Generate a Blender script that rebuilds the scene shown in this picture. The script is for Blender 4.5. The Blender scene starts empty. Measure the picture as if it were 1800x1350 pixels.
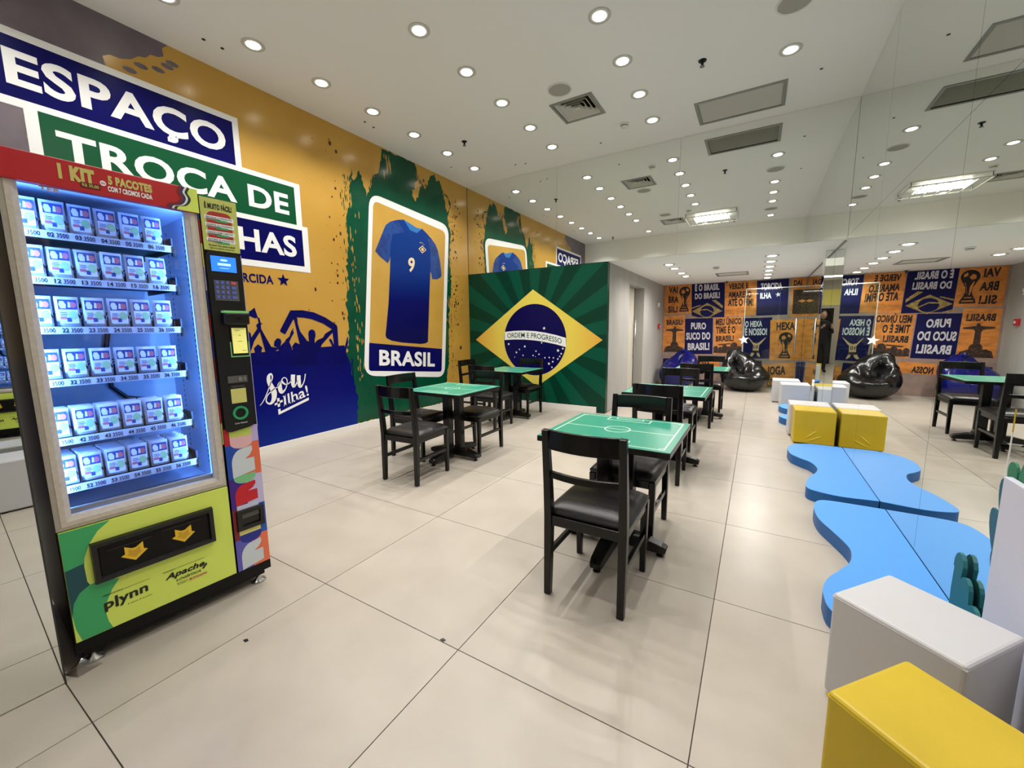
import bpy, bmesh, math, random
from mathutils import Vector, Matrix, noise
from mathutils.geometry import tessellate_polygon

random.seed(7)
SC = bpy.context.scene
COL = SC.collection
PI = math.pi

# ------------------------------------------------------------------ camera, world, exposure
CAM_H = 1.35
PITCH, YAW, ROLL = 0.135306673, 0.540964844, -0.0104801585
cam_data = bpy.data.cameras.new('camera')
cam = bpy.data.objects.new('camera', cam_data)
COL.objects.link(cam)
cam_data.sensor_width = 36.0
cam_data.lens = 712.748 / 1800.0 * 36.0
cam_data.clip_start = 0.02
cam_data.clip_end = 100
fw = Vector((-math.sin(YAW) * math.cos(PITCH), math.cos(YAW) * math.cos(PITCH), -math.sin(PITCH)))
rt0 = Vector((math.cos(YAW), math.sin(YAW), 0))
up0 = rt0.cross(fw)
rt = rt0 * math.cos(ROLL) + up0 * math.sin(ROLL)
up = -rt0 * math.sin(ROLL) + up0 * math.cos(ROLL)
cam.matrix_world = Matrix(((rt.x, up.x, -fw.x, 0), (rt.y, up.y, -fw.y, 0), (rt.z, up.z, -fw.z, CAM_H), (0, 0, 0, 1)))
SC.camera = cam

world = bpy.data.worlds.new('world')
SC.world = world
world.use_nodes = True
world.node_tree.nodes['Background'].inputs[0].default_value = (0.85, 0.9, 1.0, 1)
world.node_tree.nodes['Background'].inputs[1].default_value = 0.25
SC.view_settings.view_transform = 'Standard'
SC.view_settings.look = 'None'
SC.view_settings.exposure = 0.24
SC.view_settings.gamma = 1.0
SC.view_settings.use_curve_mapping = False
LAMP_W = 46.0          # one ceiling downlight
LAMP_COL = (1.0, 0.965, 0.92)

# ------------------------------------------------------------------ places (metres; camera stands at x=0, y=0)
MX = -4.616    # mural wall
RX = 0.835     # mirror wall
YM = 6.175     # mirrored fascia and flag wall
HC = 3.86      # main ceiling
HL = 2.345     # low ceiling
SX = -2.0      # grey side wall
YB = 10.5      # poster wall

# ------------------------------------------------------------------ helpers
def lin(h):
    h = h.lstrip('#')
    out = []
    for i in (0, 2, 4):
        c = int(h[i:i + 2], 16) / 255.0
        out.append(c / 12.92 if c <= 0.04045 else ((c + 0.055) / 1.055) ** 2.4)
    return (out[0], out[1], out[2], 1.0)

MATS = {}
def mat(name, col, rough=0.5, metal=0.0, spec=0.5, col2=None, nscale=6.0, ndetail=4.0, lo=0.35, hi=0.65, bump=0.0, bscale=60.0,
        emit=0.0, coat=0.0, stretch=None):
    if name in MATS:
        return MATS[name]
    m = bpy.data.materials.new(name)
    m.use_nodes = True
    nt = m.node_tree
    b = nt.nodes['Principled BSDF']
    b.inputs['Base Color'].default_value = lin(col)
    b.inputs['Roughness'].default_value = rough
    b.inputs['Metallic'].default_value = metal
    b.inputs['Specular IOR Level'].default_value = spec
    b.inputs['Coat Weight'].default_value = coat
    tc = None
    if col2 or bump:
        tc = nt.nodes.new('ShaderNodeTexCoord')
        src = tc.outputs['Object']
        if stretch:
            mp = nt.nodes.new('ShaderNodeMapping')
            mp.inputs['Scale'].default_value = stretch
            nt.links.new(src, mp.inputs[0])
            src = mp.outputs[0]
    if col2:
        n = nt.nodes.new('ShaderNodeTexNoise')
        n.inputs['Scale'].default_value = nscale
        n.inputs['Detail'].default_value = ndetail
        nt.links.new(src, n.inputs['Vector'])
        r = nt.nodes.new('ShaderNodeValToRGB')
        r.color_ramp.elements[0].position = lo
        r.color_ramp.elements[1].position = hi
        r.color_ramp.elements[0].color = lin(col)
        r.color_ramp.elements[1].color = lin(col2)
        nt.links.new(n.outputs[0], r.inputs[0])
        nt.links.new(r.outputs[0], b.inputs['Base Color'])
    if bump:
        n2 = nt.nodes.new('ShaderNodeTexNoise')
        n2.inputs['Scale'].default_value = bscale
        n2.inputs['Detail'].default_value = 3
        nt.links.new(src, n2.inputs['Vector'])
        bp = nt.nodes.new('ShaderNodeBump')
        bp.inputs['Strength'].default_value = bump
        bp.inputs['Distance'].default_value = 0.01
        nt.links.new(n2.outputs[0], bp.inputs['Height'])
        nt.links.new(bp.outputs[0], b.inputs['Normal'])
    if emit:
        b.inputs['Emission Color'].default_value = lin(col)
        b.inputs['Emission Strength'].default_value = emit
    MATS[name] = m
    return m

def mat_ramp(name, stops, axis, lo, hi, centre=None, rough=0.3, nz=0.0):
    """printed colour gradient along one axis (a print, not shading); centre makes it symmetric"""
    m = bpy.data.materials.new(name)
    m.use_nodes = True
    nt = m.node_tree
    b = nt.nodes['Principled BSDF']
    b.inputs['Roughness'].default_value = rough
    b.inputs['Specular IOR Level'].default_value = 0.15
    tc = nt.nodes.new('ShaderNodeTexCoord')
    sp = nt.nodes.new('ShaderNodeSeparateXYZ')
    nt.links.new(tc.outputs['Object'], sp.inputs[0])
    v = sp.outputs[axis]
    if centre is not None:
        s = nt.nodes.new('ShaderNodeMath'); s.operation = 'SUBTRACT'; s.inputs[1].default_value = centre
        nt.links.new(v, s.inputs[0])
        a = nt.nodes.new('ShaderNodeMath'); a.operation = 'ABSOLUTE'
        nt.links.new(s.outputs[0], a.inputs[0]); v = a.outputs[0]
    mr = nt.nodes.new('ShaderNodeMapRange')
    mr.inputs[1].default_value = lo; mr.inputs[2].default_value = hi
    nt.links.new(v, mr.inputs[0])
    r = nt.nodes.new('ShaderNodeValToRGB')
    r.color_ramp.elements[0].position = stops[0][0]; r.color_ramp.elements[0].color = lin(stops[0][1])
    r.color_ramp.elements[1].position = stops[-1][0]; r.color_ramp.elements[1].color = lin(stops[-1][1])
    for p, c in stops[1:-1]:
        e = r.color_ramp.elements.new(p); e.color = lin(c)
    nt.links.new(mr.outputs[0], r.inputs[0])
    nt.links.new(r.outputs[0], b.inputs['Base Color'])
    return m

def mat_mirror(name, tint, rough=0.0):
    m = bpy.data.materials.new(name)
    m.use_nodes = True
    nt = m.node_tree
    b = nt.nodes['Principled BSDF']
    b.inputs['Base Color'].default_value = lin(tint)
    b.inputs['Metallic'].default_value = 1.0
    b.inputs['Roughness'].default_value = rough
    return m

def mat_glass(name, tint, amount=0.06):
    """thin clear sheet: see-through with a weak mirror-like sheen"""
    m = bpy.data.materials.new(name)
    m.use_nodes = True
    nt = m.node_tree
    nt.nodes.remove(nt.nodes['Principled BSDF'])
    t = nt.nodes.new('ShaderNodeBsdfTransparent'); t.inputs[0].default_value = lin(tint)
    g = nt.nodes.new('ShaderNodeBsdfGlossy'); g.inputs['Roughness'].default_value = 0.02
    mx = nt.nodes.new('ShaderNodeMixShader')
    lw = nt.nodes.new('ShaderNodeLayerWeight'); lw.inputs[0].default_value = 0.25
    ml = nt.nodes.new('ShaderNodeMath'); ml.operation = 'MULTIPLY'; ml.inputs[1].default_value = amount * 6
    ad = nt.nodes.new('ShaderNodeMath'); ad.operation = 'ADD'; ad.inputs[1].default_value = amount * 0.5
    nt.links.new(lw.outputs['Fresnel'], ml.inputs[0]); nt.links.new(ml.outputs[0], ad.inputs[0])
    nt.links.new(ad.outputs[0], mx.inputs[0])
    nt.links.new(t.outputs[0], mx.inputs[1]); nt.links.new(g.outputs[0], mx.inputs[2])
    nt.links.new(mx.outputs[0], nt.nodes['Material Output'].inputs[0])
    return m

class MB:
    """collects shapes and links them as ONE mesh object"""
    def __init__(self):
        self.v = []; self.f = []
    def add(self, vs, fs):
        o = len(self.v)
        self.v += [tuple(p) for p in vs]
        self.f += [tuple(o + i for i in q) for q in fs]
        return self
    def box(self, x0, y0, z0, x1, y1, z1):
        vs = [(x0, y0, z0), (x1, y0, z0), (x1, y1, z0), (x0, y1, z0), (x0, y0, z1), (x1, y0, z1), (x1, y1, z1), (x0, y1, z1)]
        return self.add(vs, [(0, 3, 2, 1), (4, 5, 6, 7), (0, 1, 5, 4), (1, 2, 6, 5), (2, 3, 7, 6), (3, 0, 4, 7)])
    def loft(self, rings, caps=True, closed=True):
        n = len(rings[0]); vs = [p for r in rings for p in r]; fs = []
        for i in range(len(rings) - 1):
            for k in range(n if closed else n - 1):
                a = i * n + k; b = i * n + (k + 1) % n
                fs.append((a, b, b + n, a + n))
        if caps:
            fs.append(tuple(range(n - 1, -1, -1)))
            fs.append(tuple(range((len(rings) - 1) * n, len(rings) * n)))
        return self.add(vs, fs)
    def sweep(self, pts, w, d, side=(1, 0, 0)):
        """rectangular section swept along pts; w along side, d across it; w,d may be lists"""
        S = Vector(side).normalized(); rings = []
        for i, p in enumerate(pts):
            p = Vector(p)
            a = Vector(pts[max(0, i - 1)]); b = Vector(pts[min(len(pts) - 1, i + 1)])
            t = (b - a).normalized(); s = (S - t * S.dot(t)).normalized(); u = t.cross(s)
            wi = w[i] if isinstance(w, (list, tuple)) else w
            di = d[i] if isinstance(d, (list, tuple)) else d
            rings.append([p + s * wi / 2 - u * di / 2, p + s * wi / 2 + u * di / 2, p - s * wi / 2 + u * di / 2, p - s * wi / 2 - u * di / 2])
        return self.loft(rings)
    def tube(self, pts, r, n=8):
        rings = []
        for i, p in enumerate(pts):
            p = Vector(p)
            a = Vector(pts[max(0, i - 1)]); b = Vector(pts[min(len(pts) - 1, i + 1)])
            t = (b - a).normalized()
            ref = Vector((0, 0, 1)) if abs(t.z) < 0.9 else Vector((1, 0, 0))
            s = t.cross(ref).normalized(); u = t.cross(s)
            ri = r[i] if isinstance(r, (list, tuple)) else r
            rings.append([p + (s * math.cos(2 * PI * k / n) + u * math.sin(2 * PI * k / n)) * ri for k in range(n)])
        return self.loft(rings)
    def lathe(self, prof, n=24, c=(0, 0, 0)):
        rings = [[(c[0] + r * math.cos(2 * PI * k / n), c[1] + r * math.sin(2 * PI * k / n), c[2] + z) for k in range(n)] for r, z in prof]
        return self.loft(rings)
    def ring(self, r0, r1, z0, z1, n=24, c=(0, 0)):
        prof = [(r0, z0), (r1, z0), (r1, z1), (r0, z1), (r0, z0)]
        rings = [[(c[0] + r * math.cos(2 * PI * k / n), c[1] + r * math.sin(2 * PI * k / n), z) for k in range(n)] for r, z in prof]
        return self.loft(rings, caps=False)
    def disc(self, c, r, n=24, fn=None):
        vs = [(c[0] + r * math.cos(2 * PI * k / n), c[1] + r * math.sin(2 * PI * k / n)) for k in range(n)]
        vs = [fn(*p) for p in vs] if fn else [(p[0], p[1], c[2]) for p in vs]
        return self.add(vs, [tuple(range(n))])
    def prism(self, pts, z0, z1):
        n = len(pts)
        vs = [(p[0], p[1], z0) for p in pts] + [(p[0], p[1], z1) for p in pts]
        tri = tessellate_polygon([[Vector((p[0], p[1], 0)) for p in pts]])
        fs = []
        area = sum(pts[i][0] * pts[(i + 1) % n][1] - pts[(i + 1) % n][0] * pts[i][1] for i in range(n))
        for t in tri:
            a, b, c = t
            s = (pts[b][0] - pts[a][0]) * (pts[c][1] - pts[a][1]) - (pts[c][0] - pts[a][0]) * (pts[b][1] - pts[a][1])
            if s < 0: a, c = c, a
            fs.append((a + n, b + n, c + n)); fs.append((c, b, a))
        for i in range(n):
            j = (i + 1) % n
            fs.append((i, j, j + n, i + n) if area > 0 else (j, i, i + n, j + n))
        return self.add(vs, fs)
    def poly(self, pts, fn):
        """flat print: 2D outline (optionally with holes: list of outlines) placed by fn(a,b)->xyz"""
        outl = pts if isinstance(pts[0][0], (tuple, list)) else [pts]
        flat = [p for o in outl for p in o]
        tri = tessellate_polygon([[Vector((p[0], p[1], 0)) for p in o] for o in outl])
        fs = []
        for a, b, c in tri:
            s = (flat[b][0] - flat[a][0]) * (flat[c][1] - flat[a][1]) - (flat[c][0] - flat[a][0]) * (flat[b][1] - flat[a][1])
            fs.append((a, b, c) if s > 0 else (c, b, a))
        return self.add([fn(p[0], p[1]) for p in flat], fs)
    def stroke(self, pts, fn):
        """brush stroke of changing width: [((a,b),w),...]; smoothed"""
        P = []
        n = len(pts)
        for i in range(n - 1):
            p0 = pts[max(0, i - 1)]; p1 = pts[i]; p2 = pts[i + 1]; p3 = pts[min(n - 1, i + 2)]
            for k in range(5):
                t = k / 5
                q = []
                for j in (0, 1):
                    a, b, c, d = p0[0][j], p1[0][j], p2[0][j], p3[0][j]
                    q.append(0.5 * (2 * b + (c - a) * t + (2 * a - 5 * b + 4 * c - d) * t * t + (3 * b - a - 3 * c + d) * t ** 3))
                P.append((q[0], q[1], p1[1] * (1 - t) + p2[1] * t))
        P.append((pts[-1][0][0], pts[-1][0][1], pts[-1][1]))
        vs = []
        for i, (x, y, w) in enumerate(P):
            a = P[max(0, i - 1)]; b = P[min(len(P) - 1, i + 1)]
            dx, dy = b[0] - a[0], b[1] - a[1]; L = math.hypot(dx, dy) or 1
            vs.append((x - dy / L * w / 2, y + dx / L * w / 2)); vs.append((x + dy / L * w / 2, y - dx / L * w / 2))
        fs = [(2 * i + 1, 2 * i + 3, 2 * i + 2, 2 * i) for i in range(len(P) - 1)]
        return self.add([fn(*p) for p in vs], fs)
    def mesh(self, name, m, bevel=0.0, smooth=False, seg=2):
        me = bpy.data.meshes.new(name)
        me.from_pydata(self.v, [], self.f)
        if bevel:
            bm = bmesh.new(); bm.from_mesh(me)
            bmesh.ops.remove_doubles(bm, verts=bm.verts, dist=1e-6)
            ed = [e for e in bm.edges if len(e.link_faces) == 2 and e.calc_face_angle(0) > 0.5]
            bmesh.ops.bevel(bm, geom=ed, offset=bevel, segments=seg, affect='EDGES', profile=0.5)
            bm.to_mesh(me); bm.free()
        if smooth:
            for p in me.polygons: p.use_smooth = True
        if m: me.materials.append(m)
        me.update()
        return me
    def build(self, name, m, parent=None, bevel=0.0, smooth=False, loc=None, rotz=0.0, seg=2):
        o = bpy.data.objects.new(name, self.mesh(name, m, bevel, smooth, seg))
        COL.objects.link(o)
        if parent: o.parent = parent
        if loc: o.location = loc
        if rotz: o.rotation_euler = (0, 0, rotz)
        return o

def tag(o, label=None, cat=None, group=None, kind=None):
    if label: o['label'] = label
    if cat: o['category'] = cat
    if group: o['group'] = group
    if kind: o['kind'] = kind
    return o

def thing(name, label, cat, loc=(0, 0, 0), rotz=0.0, group=None):
    o = bpy.data.objects.new(name, None)
    COL.objects.link(o)
    o.empty_display_size = 0.1
    o.location = loc; o.rotation_euler = (0, 0, rotz)
    return tag(o, label, cat, group)

def link(name, me, parent=None, loc=None, rot=None):
    o = bpy.data.objects.new(name, me); COL.objects.link(o)
    if parent: o.parent = parent
    if loc: o.location = loc
    if rot: o.rotation_euler = rot
    return o

def kids(o):
    return [c for c in COL.objects if c.parent == o]

def copy_tree(o, parent=None):
    c = o.copy(); COL.objects.link(c)
    if parent: c.parent = parent
    for ch in list(o.children):
        copy_tree(ch, c)
    return c

# lettering -----------------------------------------------------------------
GLYPHS = {}
def glyphs(s, bold):
    k = (s, bold)
    if k in GLYPHS: return GLYPHS[k]
    cu = bpy.data.curves.new('lettering', 'FONT')
    cu.body = s; cu.size = 1.0; cu.resolution_u = 4
    cu.offset = bold
    cu.space_character = 1.0 + bold * 1.5
    ob = bpy.data.objects.new('lettering', cu); COL.objects.link(ob)
    dg = bpy.context.evaluated_depsgraph_get(); dg.update()
    me = bpy.data.meshes.new_from_object(ob.evaluated_get(dg))
    vs = [(v.co.x, v.co.y) for v in me.vertices]; fs = [tuple(p.vertices) for p in me.polygons]
    bpy.data.objects.remove(ob); bpy.data.curves.remove(cu); bpy.data.meshes.remove(me)
    GLYPHS[k] = (vs, fs)
    return GLYPHS[k]

def put_text(mb, s, quad, fn, bold=0.03, caps=True):
    """letters stretched into quad (BL, BR, TR, TL in the plane's 2D); caps=True fits the capital height, so accents and cedillas stick out"""
    vs, fs = glyphs(s, bold)
    if not vs: return mb
    x0 = min(v[0] for v in vs); x1 = max(v[0] for v in vs)
    if caps:
        hv = glyphs('H', bold)[0]; y0 = min(v[1] for v in hv); y1 = max(v[1] for v in hv)
    else:
        y0 = min(v[1] for v in vs); y1 = max(v[1] for v in vs)
    BL, BR, TR, TL = quad
    out = []
    for x, y in vs:
        a = (x - x0) / (x1 - x0); b = (y - y0) / (y1 - y0)
        p = [(BL[i] * (1 - a) + BR[i] * a) * (1 - b) + (TL[i] * (1 - a) + TR[i] * a) * b for i in (0, 1)]
        out.append(fn(p[0], p[1]))
    fs2 = []
    for f in fs:
        a = Vector(vs[f[1]]) - Vector(vs[f[0]]); b = Vector(vs[f[2]]) - Vector(vs[f[0]])
        fs2.append(f)
    mb.add(out, fs2)
    return mb

def rect(x0, z0, x1, z1):
    return [(x0, z0), (x1, z0), (x1, z1), (x0, z1)]

def rounded(pts, r, n=6):
    out = []
    L = len(pts)
    for i in range(L):
        p = Vector(pts[i]); a = Vector(pts[i - 1]); b = Vector(pts[(i + 1) % L])
        pa = p + (a - p).normalized() * r; pb = p + (b - p).normalized() * r
        for k in range(n + 1):
            t = k / n
            q = pa * (1 - t) ** 2 + p * 2 * t * (1 - t) + pb * t * t
            out.append((q.x, q.y))
    return out

def rough(pts, amp, step, seed=1, closed=True, vertical=1.0):
    """torn brush edge: subdivide an outline and shake it"""
    rnd = random.Random(seed); out = []
    L = len(pts)
    for i in range(L if closed else L - 1):
        a = pts[i]; b = pts[(i + 1) % L]
        d = math.hypot(b[0] - a[0], b[1] - a[1]); n = max(1, int(d / step))
        nx, ny = -(b[1] - a[1]) / (d or 1), (b[0] - a[0]) / (d or 1)
        for k in range(n):
            t = k / n; j = rnd.uniform(-amp, amp) if k else 0
            out.append((a[0] + (b[0] - a[0]) * t + nx * j, a[1] + (b[1] - a[1]) * t + ny * j * vertical))
    return out

def star(c, r, rot=PI / 2, inner=0.42):
    return [(c[0] + (r if k % 2 == 0 else r * inner) * math.cos(rot + k * PI / 5), c[1] + (r if k % 2 == 0 else r * inner) * math.sin(rot + k * PI / 5)) for k in range(10)]

def ell(cx, cy, rx, ry, n=32, a0=0.0, a1=2 * PI):
    full = abs(a1 - a0 - 2 * PI) < 1e-6
    return [(cx + rx * math.cos(a0 + (a1 - a0) * k / (n if full else n - 1)), cy + ry * math.sin(a0 + (a1 - a0) * k / (n if full else n - 1))) for k in range(n)]

# measured outlines on the printed walls (metres in each wall plane)
D = {'brush': [(4.239, 3.844), (4.194, 3.646), (4.172, 3.546), (4.131, 3.48), (4.074, 3.456), (4.027, 3.359), (3.999, 3.245), (4.026, 3.39), (3.984, 3.216), (3.933, 3.133),
           (3.924, 3.223), (3.886, 3.304), (3.838, 3.437), (3.772, 3.316), (3.724, 3.236), (3.712, 3.431), (3.675, 3.31), (3.641, 2.969), (3.598, 2.759), (3.598, 2.466),
           (3.546, 2.14), (3.57, 1.912), (3.496, 1.676), (3.526, 1.443), (3.502, 1.206), (3.457, 0.97), (3.48, 0.727), (3.52, 0.086), (5.5, 0.086), (5.457, 0.4),
           (5.547, 0.838), (5.574, 1.57), (5.665, 2.151), (5.63, 2.545), (5.694, 2.947), (5.654, 3.05), (5.625, 3.182), (5.66, 3.354), (5.709, 3.434), (5.656, 3.543),
           (5.528, 3.591), (5.472, 3.734), (5.601, 3.302), (5.708, 3.423), (5.656, 3.487), (5.645, 3.569), (5.57, 3.597), (5.495, 3.596), (5.485, 3.686), (5.438, 3.773),
           (5.357, 3.732), (5.321, 3.847), (5.262, 3.794), (5.204, 3.741), (5.129, 3.605), (5.071, 3.536), (5.011, 3.642), (4.95, 3.468), (4.918, 3.365), (4.844, 3.397),
           (4.867, 3.574), (4.974, 3.674), (4.919, 3.718), (4.912, 3.8), (4.871, 3.855), (4.809, 3.856), (4.572, 3.856)],
 'brush_fill_extra': [],
 'crowd': [[(2.274, 1.096), (2.442, 1.069), (2.585, 1.109), (2.658, 1.113), (2.714, 1.073), (3.044, 1.026), (3.121, 1.033), (3.258, 1.088), (3.364, 1.156),
            (3.409, 1.121), (3.455, 1.103), (3.449, 0.895), (2.265, 0.992)],
           [(2.258, 1.557), (2.317, 1.566), (2.362, 1.604), (2.388, 1.497), (2.355, 1.49), (2.306, 1.513), (2.261, 1.525)],
           [(2.382, 1.497), (2.401, 1.498), (2.412, 1.44), (2.435, 1.435), (2.411, 1.424), (2.41, 1.379), (2.371, 1.38), (2.362, 1.42), (2.389, 1.44)],
           [(2.379, 1.393), (2.407, 1.386), (2.449, 1.29), (2.5, 1.181), (2.589, 1.159), (2.45, 1.075), (2.438, 1.09), (2.394, 1.346), (2.326, 1.246), (2.277, 1.127),
            (2.228, 1.143), (2.223, 1.354), (2.268, 1.37), (2.299, 1.327), (2.301, 1.287)],
           [(2.316, 1.172), (2.362, 1.214), (2.405, 1.175), (2.382, 1.107), (2.389, 1.072), (2.317, 1.077), (2.326, 1.11)],
           [(2.529, 1.19), (2.54, 1.239), (2.564, 1.266), (2.585, 1.274), (2.612, 1.258), (2.617, 1.229), (2.603, 1.187), (2.575, 1.16)],
           [(2.576, 1.163), (2.661, 1.235), (2.67, 1.256), (2.717, 1.291), (2.732, 1.334), (2.763, 1.381), (2.772, 1.381), (2.764, 1.356), (2.773, 1.33), (2.744, 1.291),
            (2.708, 1.226), (2.735, 1.152), (2.714, 1.073), (2.583, 1.081)],
           [(2.737, 1.174), (2.763, 1.206), (2.779, 1.22), (2.831, 1.196), (2.862, 1.094), (2.768, 1.092), (2.742, 1.137)],
           [(2.786, 1.479), (2.781, 1.504), (2.826, 1.505), (2.828, 1.436), (2.848, 1.348), (2.929, 1.23), (2.953, 1.226), (3.025, 1.204), (3.061, 1.238), (3.14, 1.267),
            (3.17, 1.313), (3.271, 1.367), (3.277, 1.327), (3.116, 1.182), (3.044, 1.026), (2.818, 1.041), (2.831, 1.2), (2.816, 1.289)],
           [(2.949, 1.286), (2.949, 1.324), (2.963, 1.354), (2.997, 1.369), (3.033, 1.353), (3.042, 1.315), (3.04, 1.284), (3.024, 1.247), (3.024, 1.193), (2.95, 1.196)],
           [(2.75, 1.586), (2.896, 1.593), (3.038, 1.573), (3.194, 1.512), (3.339, 1.423), (3.351, 1.399), (3.271, 1.367), (3.154, 1.438), (3.007, 1.49), (2.904, 1.507),
            (2.819, 1.509), (2.775, 1.479), (2.668, 1.314), (2.616, 1.343), (2.614, 1.361)],
           [(3.271, 1.367), (3.351, 1.399), (3.35, 1.148), (3.28, 1.135), (3.283, 1.231)],
           [(3.113, 1.041), (3.128, 1.119), (3.173, 1.136), (3.197, 1.107), (3.222, 1.082), (3.249, 1.089), (3.259, 1.152), (3.22, 1.233), (3.235, 1.253), (3.26, 1.232),
            (3.282, 1.167), (3.333, 1.109), (3.25, 0.992)],
           [(3.425, 1.088), (3.486, 1.259), (3.501, 1.267), (3.495, 1.184), (3.453, 1.078)]],
 'flag_band': [(-3.837, 1.297), (-3.634, 1.314), (-3.432, 1.318), (-3.223, 1.305), (-3.045, 1.281), (-2.846, 1.241), (-2.666, 1.193), (-2.664, 1.044), (-2.846, 1.088),
               (-3.044, 1.124), (-3.223, 1.148), (-3.433, 1.163), (-3.636, 1.164), (-3.845, 1.154)],
 'flag_circ': [(-3.854, 1.166), (-2.658, 1.171), (-3.226, 1.762), (-3.204, 0.551)],
 'flag_dia': [(-4.475, 1.156), (-3.199, 0.359), (-2.05, 1.163), (-3.272, 2.002)],
 'flag_panel': [(-4.616, 2.328), (-1.952, 2.326), (-1.954, 0.019), (-4.641, -0.021)],
 'flag_txt': [(-3.788, 1.19), (-2.737, 1.1), (-2.732, 1.181), (-3.782, 1.273), (-3.433, 1.2), (-3.432, 1.278), (-3.07, 1.165), (-3.065, 1.25)],
 'hands': [],
 'ilha': [(2.587, 0.494), (2.896, 0.579), (2.877, 0.703), (2.588, 0.619)],
 'post': {'azul': [(0.752, 0.587), (0.859, 0.596), (0.872, 0.09), (0.771, 0.084)],
          'azul_baixo': [(-1.947, 0.587), (-1.441, 0.616), (-1.408, -0.119), (-1.949, -0.155)],
          'cristo': [(-1.964, 1.612), (-1.487, 1.626), (-1.468, 0.782), (-1.964, 0.759)],
          'dai': [(0.57, 2.339), (0.819, 2.336), (0.86, 1.542), (0.586, 1.539)],
          'eobrasil': [(-1.372, 2.338), (-0.686, 2.334), (-0.656, 1.562), (-1.343, 1.574)],
          'hexa': [(0.238, 1.481), (0.879, 1.496), (0.925, 0.63), (0.273, 0.6)],
          'joga': [(0.145, 0.518), (0.729, 0.577), (0.755, 0.083), (0.16, 0.015)],
          'meu': [(-0.868, 1.549), (-0.291, 1.564), (-0.275, 0.734), (-0.83, 0.715)],
          'nao': [(-0.207, 0.585), (0.132, 0.596), (0.166, 0.006), (-0.172, -0.016)],
          'nossa': [(-1.245, 0.622), (-0.709, 0.651), (-0.697, 0.432), (-1.235, 0.411)],
          'ohexa': [(-0.279, 1.531), (0.269, 1.537), (0.265, 0.648), (-0.227, 0.628)],
          'puro': [(-1.481, 1.542), (-0.886, 1.55), (-0.857, 0.721), (-1.459, 0.707)],
          'torcida': [(-0.06, 2.324), (0.516, 2.339), (0.532, 1.591), (-0.035, 1.579)],
          'vai': [(-1.967, 2.337), (-1.375, 2.332), (-1.351, 1.668), (-1.953, 1.652)],
          'verde': [(-0.67, 2.332), (-0.072, 2.333), (-0.039, 1.599), (-0.654, 1.573)]},
 'pshape': {'christ': [(-1.916, 1.361), (-1.503, 0.873)],
            'crowd': [(-0.837, 0.955), (-0.276, 0.748)],
            'daidark': [(0.609, 2.098), (0.836, 2.094), (0.856, 1.597), (0.616, 1.6)],
            'flagcirc': [(-1.164, 1.706), (-0.876, 1.698), (-1.025, 1.833), (-1.012, 1.577)],
            'flagdia': [(-1.335, 1.712), (-1.022, 1.895), (-0.702, 1.705), (-1.01, 1.539)],
            'glass': [(-0.299, 2.168), (-0.209, 0.625), (0.788, 2.132)],
            'handle': [(0.696, 1.5), (0.709, 0.765)],
            'player': [(-0.148, 1.11), (0.181, 0.665)],
            'star': [(-0.278, 1.07), (-0.192, 1.07)],
            'star2': [(0.318, 2.016), (0.366, 2.014)],
            'trophy1': [(-1.643, 2.298), (-1.389, 1.713)],
            'trophy2': [(0.41, 1.218), (0.669, 0.66)]},
 'ptxt': {'AMARELO': [(-0.596, 1.993), (-0.145, 1.972), (-0.153, 2.116), (-0.603, 2.125)],
          'ATÉ O FIM!': [(-0.591, 1.811), (-0.098, 1.793), (-0.108, 1.962), (-0.599, 1.965)],
          'BRA': [(-1.875, 1.924), (-1.646, 1.927), (-1.652, 2.075), (-1.878, 2.082)],
          'BRASIL!': [(-1.893, 1.4), (-1.532, 1.401), (-1.537, 1.531), (-1.897, 1.525)],
          'BRASIL! ': [(-1.393, 0.799), (-0.923, 0.814), (-0.931, 0.984), (-1.4, 0.965)],
          'BRASIL!  ': [(-0.798, 1.008), (-0.434, 1.022), (-0.441, 1.153), (-0.805, 1.136)],
          'CO': [(0.26, 0.016), (0.375, 0.023), (0.363, 0.215), (0.251, 0.205)],
          'DAI': [(0.603, 2.185), (0.747, 2.183), (0.744, 2.297), (0.599, 2.294)],
          'DO BRASIL!': [(-1.288, 1.988), (-0.768, 1.995), (-0.775, 2.13), (-1.294, 2.12)],
          'HEXA': [(0.36, 1.257), (0.689, 1.269), (0.678, 1.436), (0.354, 1.427)],
          'ILHA': [(0.016, 1.939), (0.224, 1.943), (0.216, 2.064), (0.012, 2.066)],
          'JOGA': [(0.246, 0.287), (0.587, 0.307), (0.575, 0.495), (0.24, 0.472)],
          'MEU ÚNICO': [(-0.817, 1.376), (-0.306, 1.405), (-0.314, 1.537), (-0.825, 1.528)],
          'NOSSA': [(-1.195, 0.427), (-0.896, 0.439), (-0.903, 0.566), (-1.201, 0.557)],
          'O HEXA': [(-0.233, 1.331), (0.094, 1.341), (0.087, 1.465), (-0.237, 1.462)],
          'PURO': [(-1.345, 1.294), (-1.019, 1.291), (-1.026, 1.445), (-1.347, 1.451)],
          'SIL!': [(-1.873, 1.695), (-1.655, 1.695), (-1.661, 1.844), (-1.876, 1.846)],
          'SUCO DO': [(-1.437, 1.046), (-0.919, 1.057), (-0.927, 1.223), (-1.445, 1.214)],
          'TIME É O': [(-0.807, 1.188), (-0.411, 1.201), (-0.42, 1.356), (-0.815, 1.347)],
          'TORCIDA': [(0.021, 2.131), (0.409, 2.127), (0.4, 2.265), (0.012, 2.267)],
          'VAI': [(-1.879, 2.164), (-1.674, 2.159), (-1.68, 2.306), (-1.878, 2.318)],
          'VERDE E': [(-0.598, 2.174), (-0.217, 2.18), (-0.224, 2.302), (-0.605, 2.3)],
          'ÇÃO,': [(-0.177, 0.376), (0.053, 0.38), (0.046, 0.504), (-0.185, 0.506)],
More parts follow.
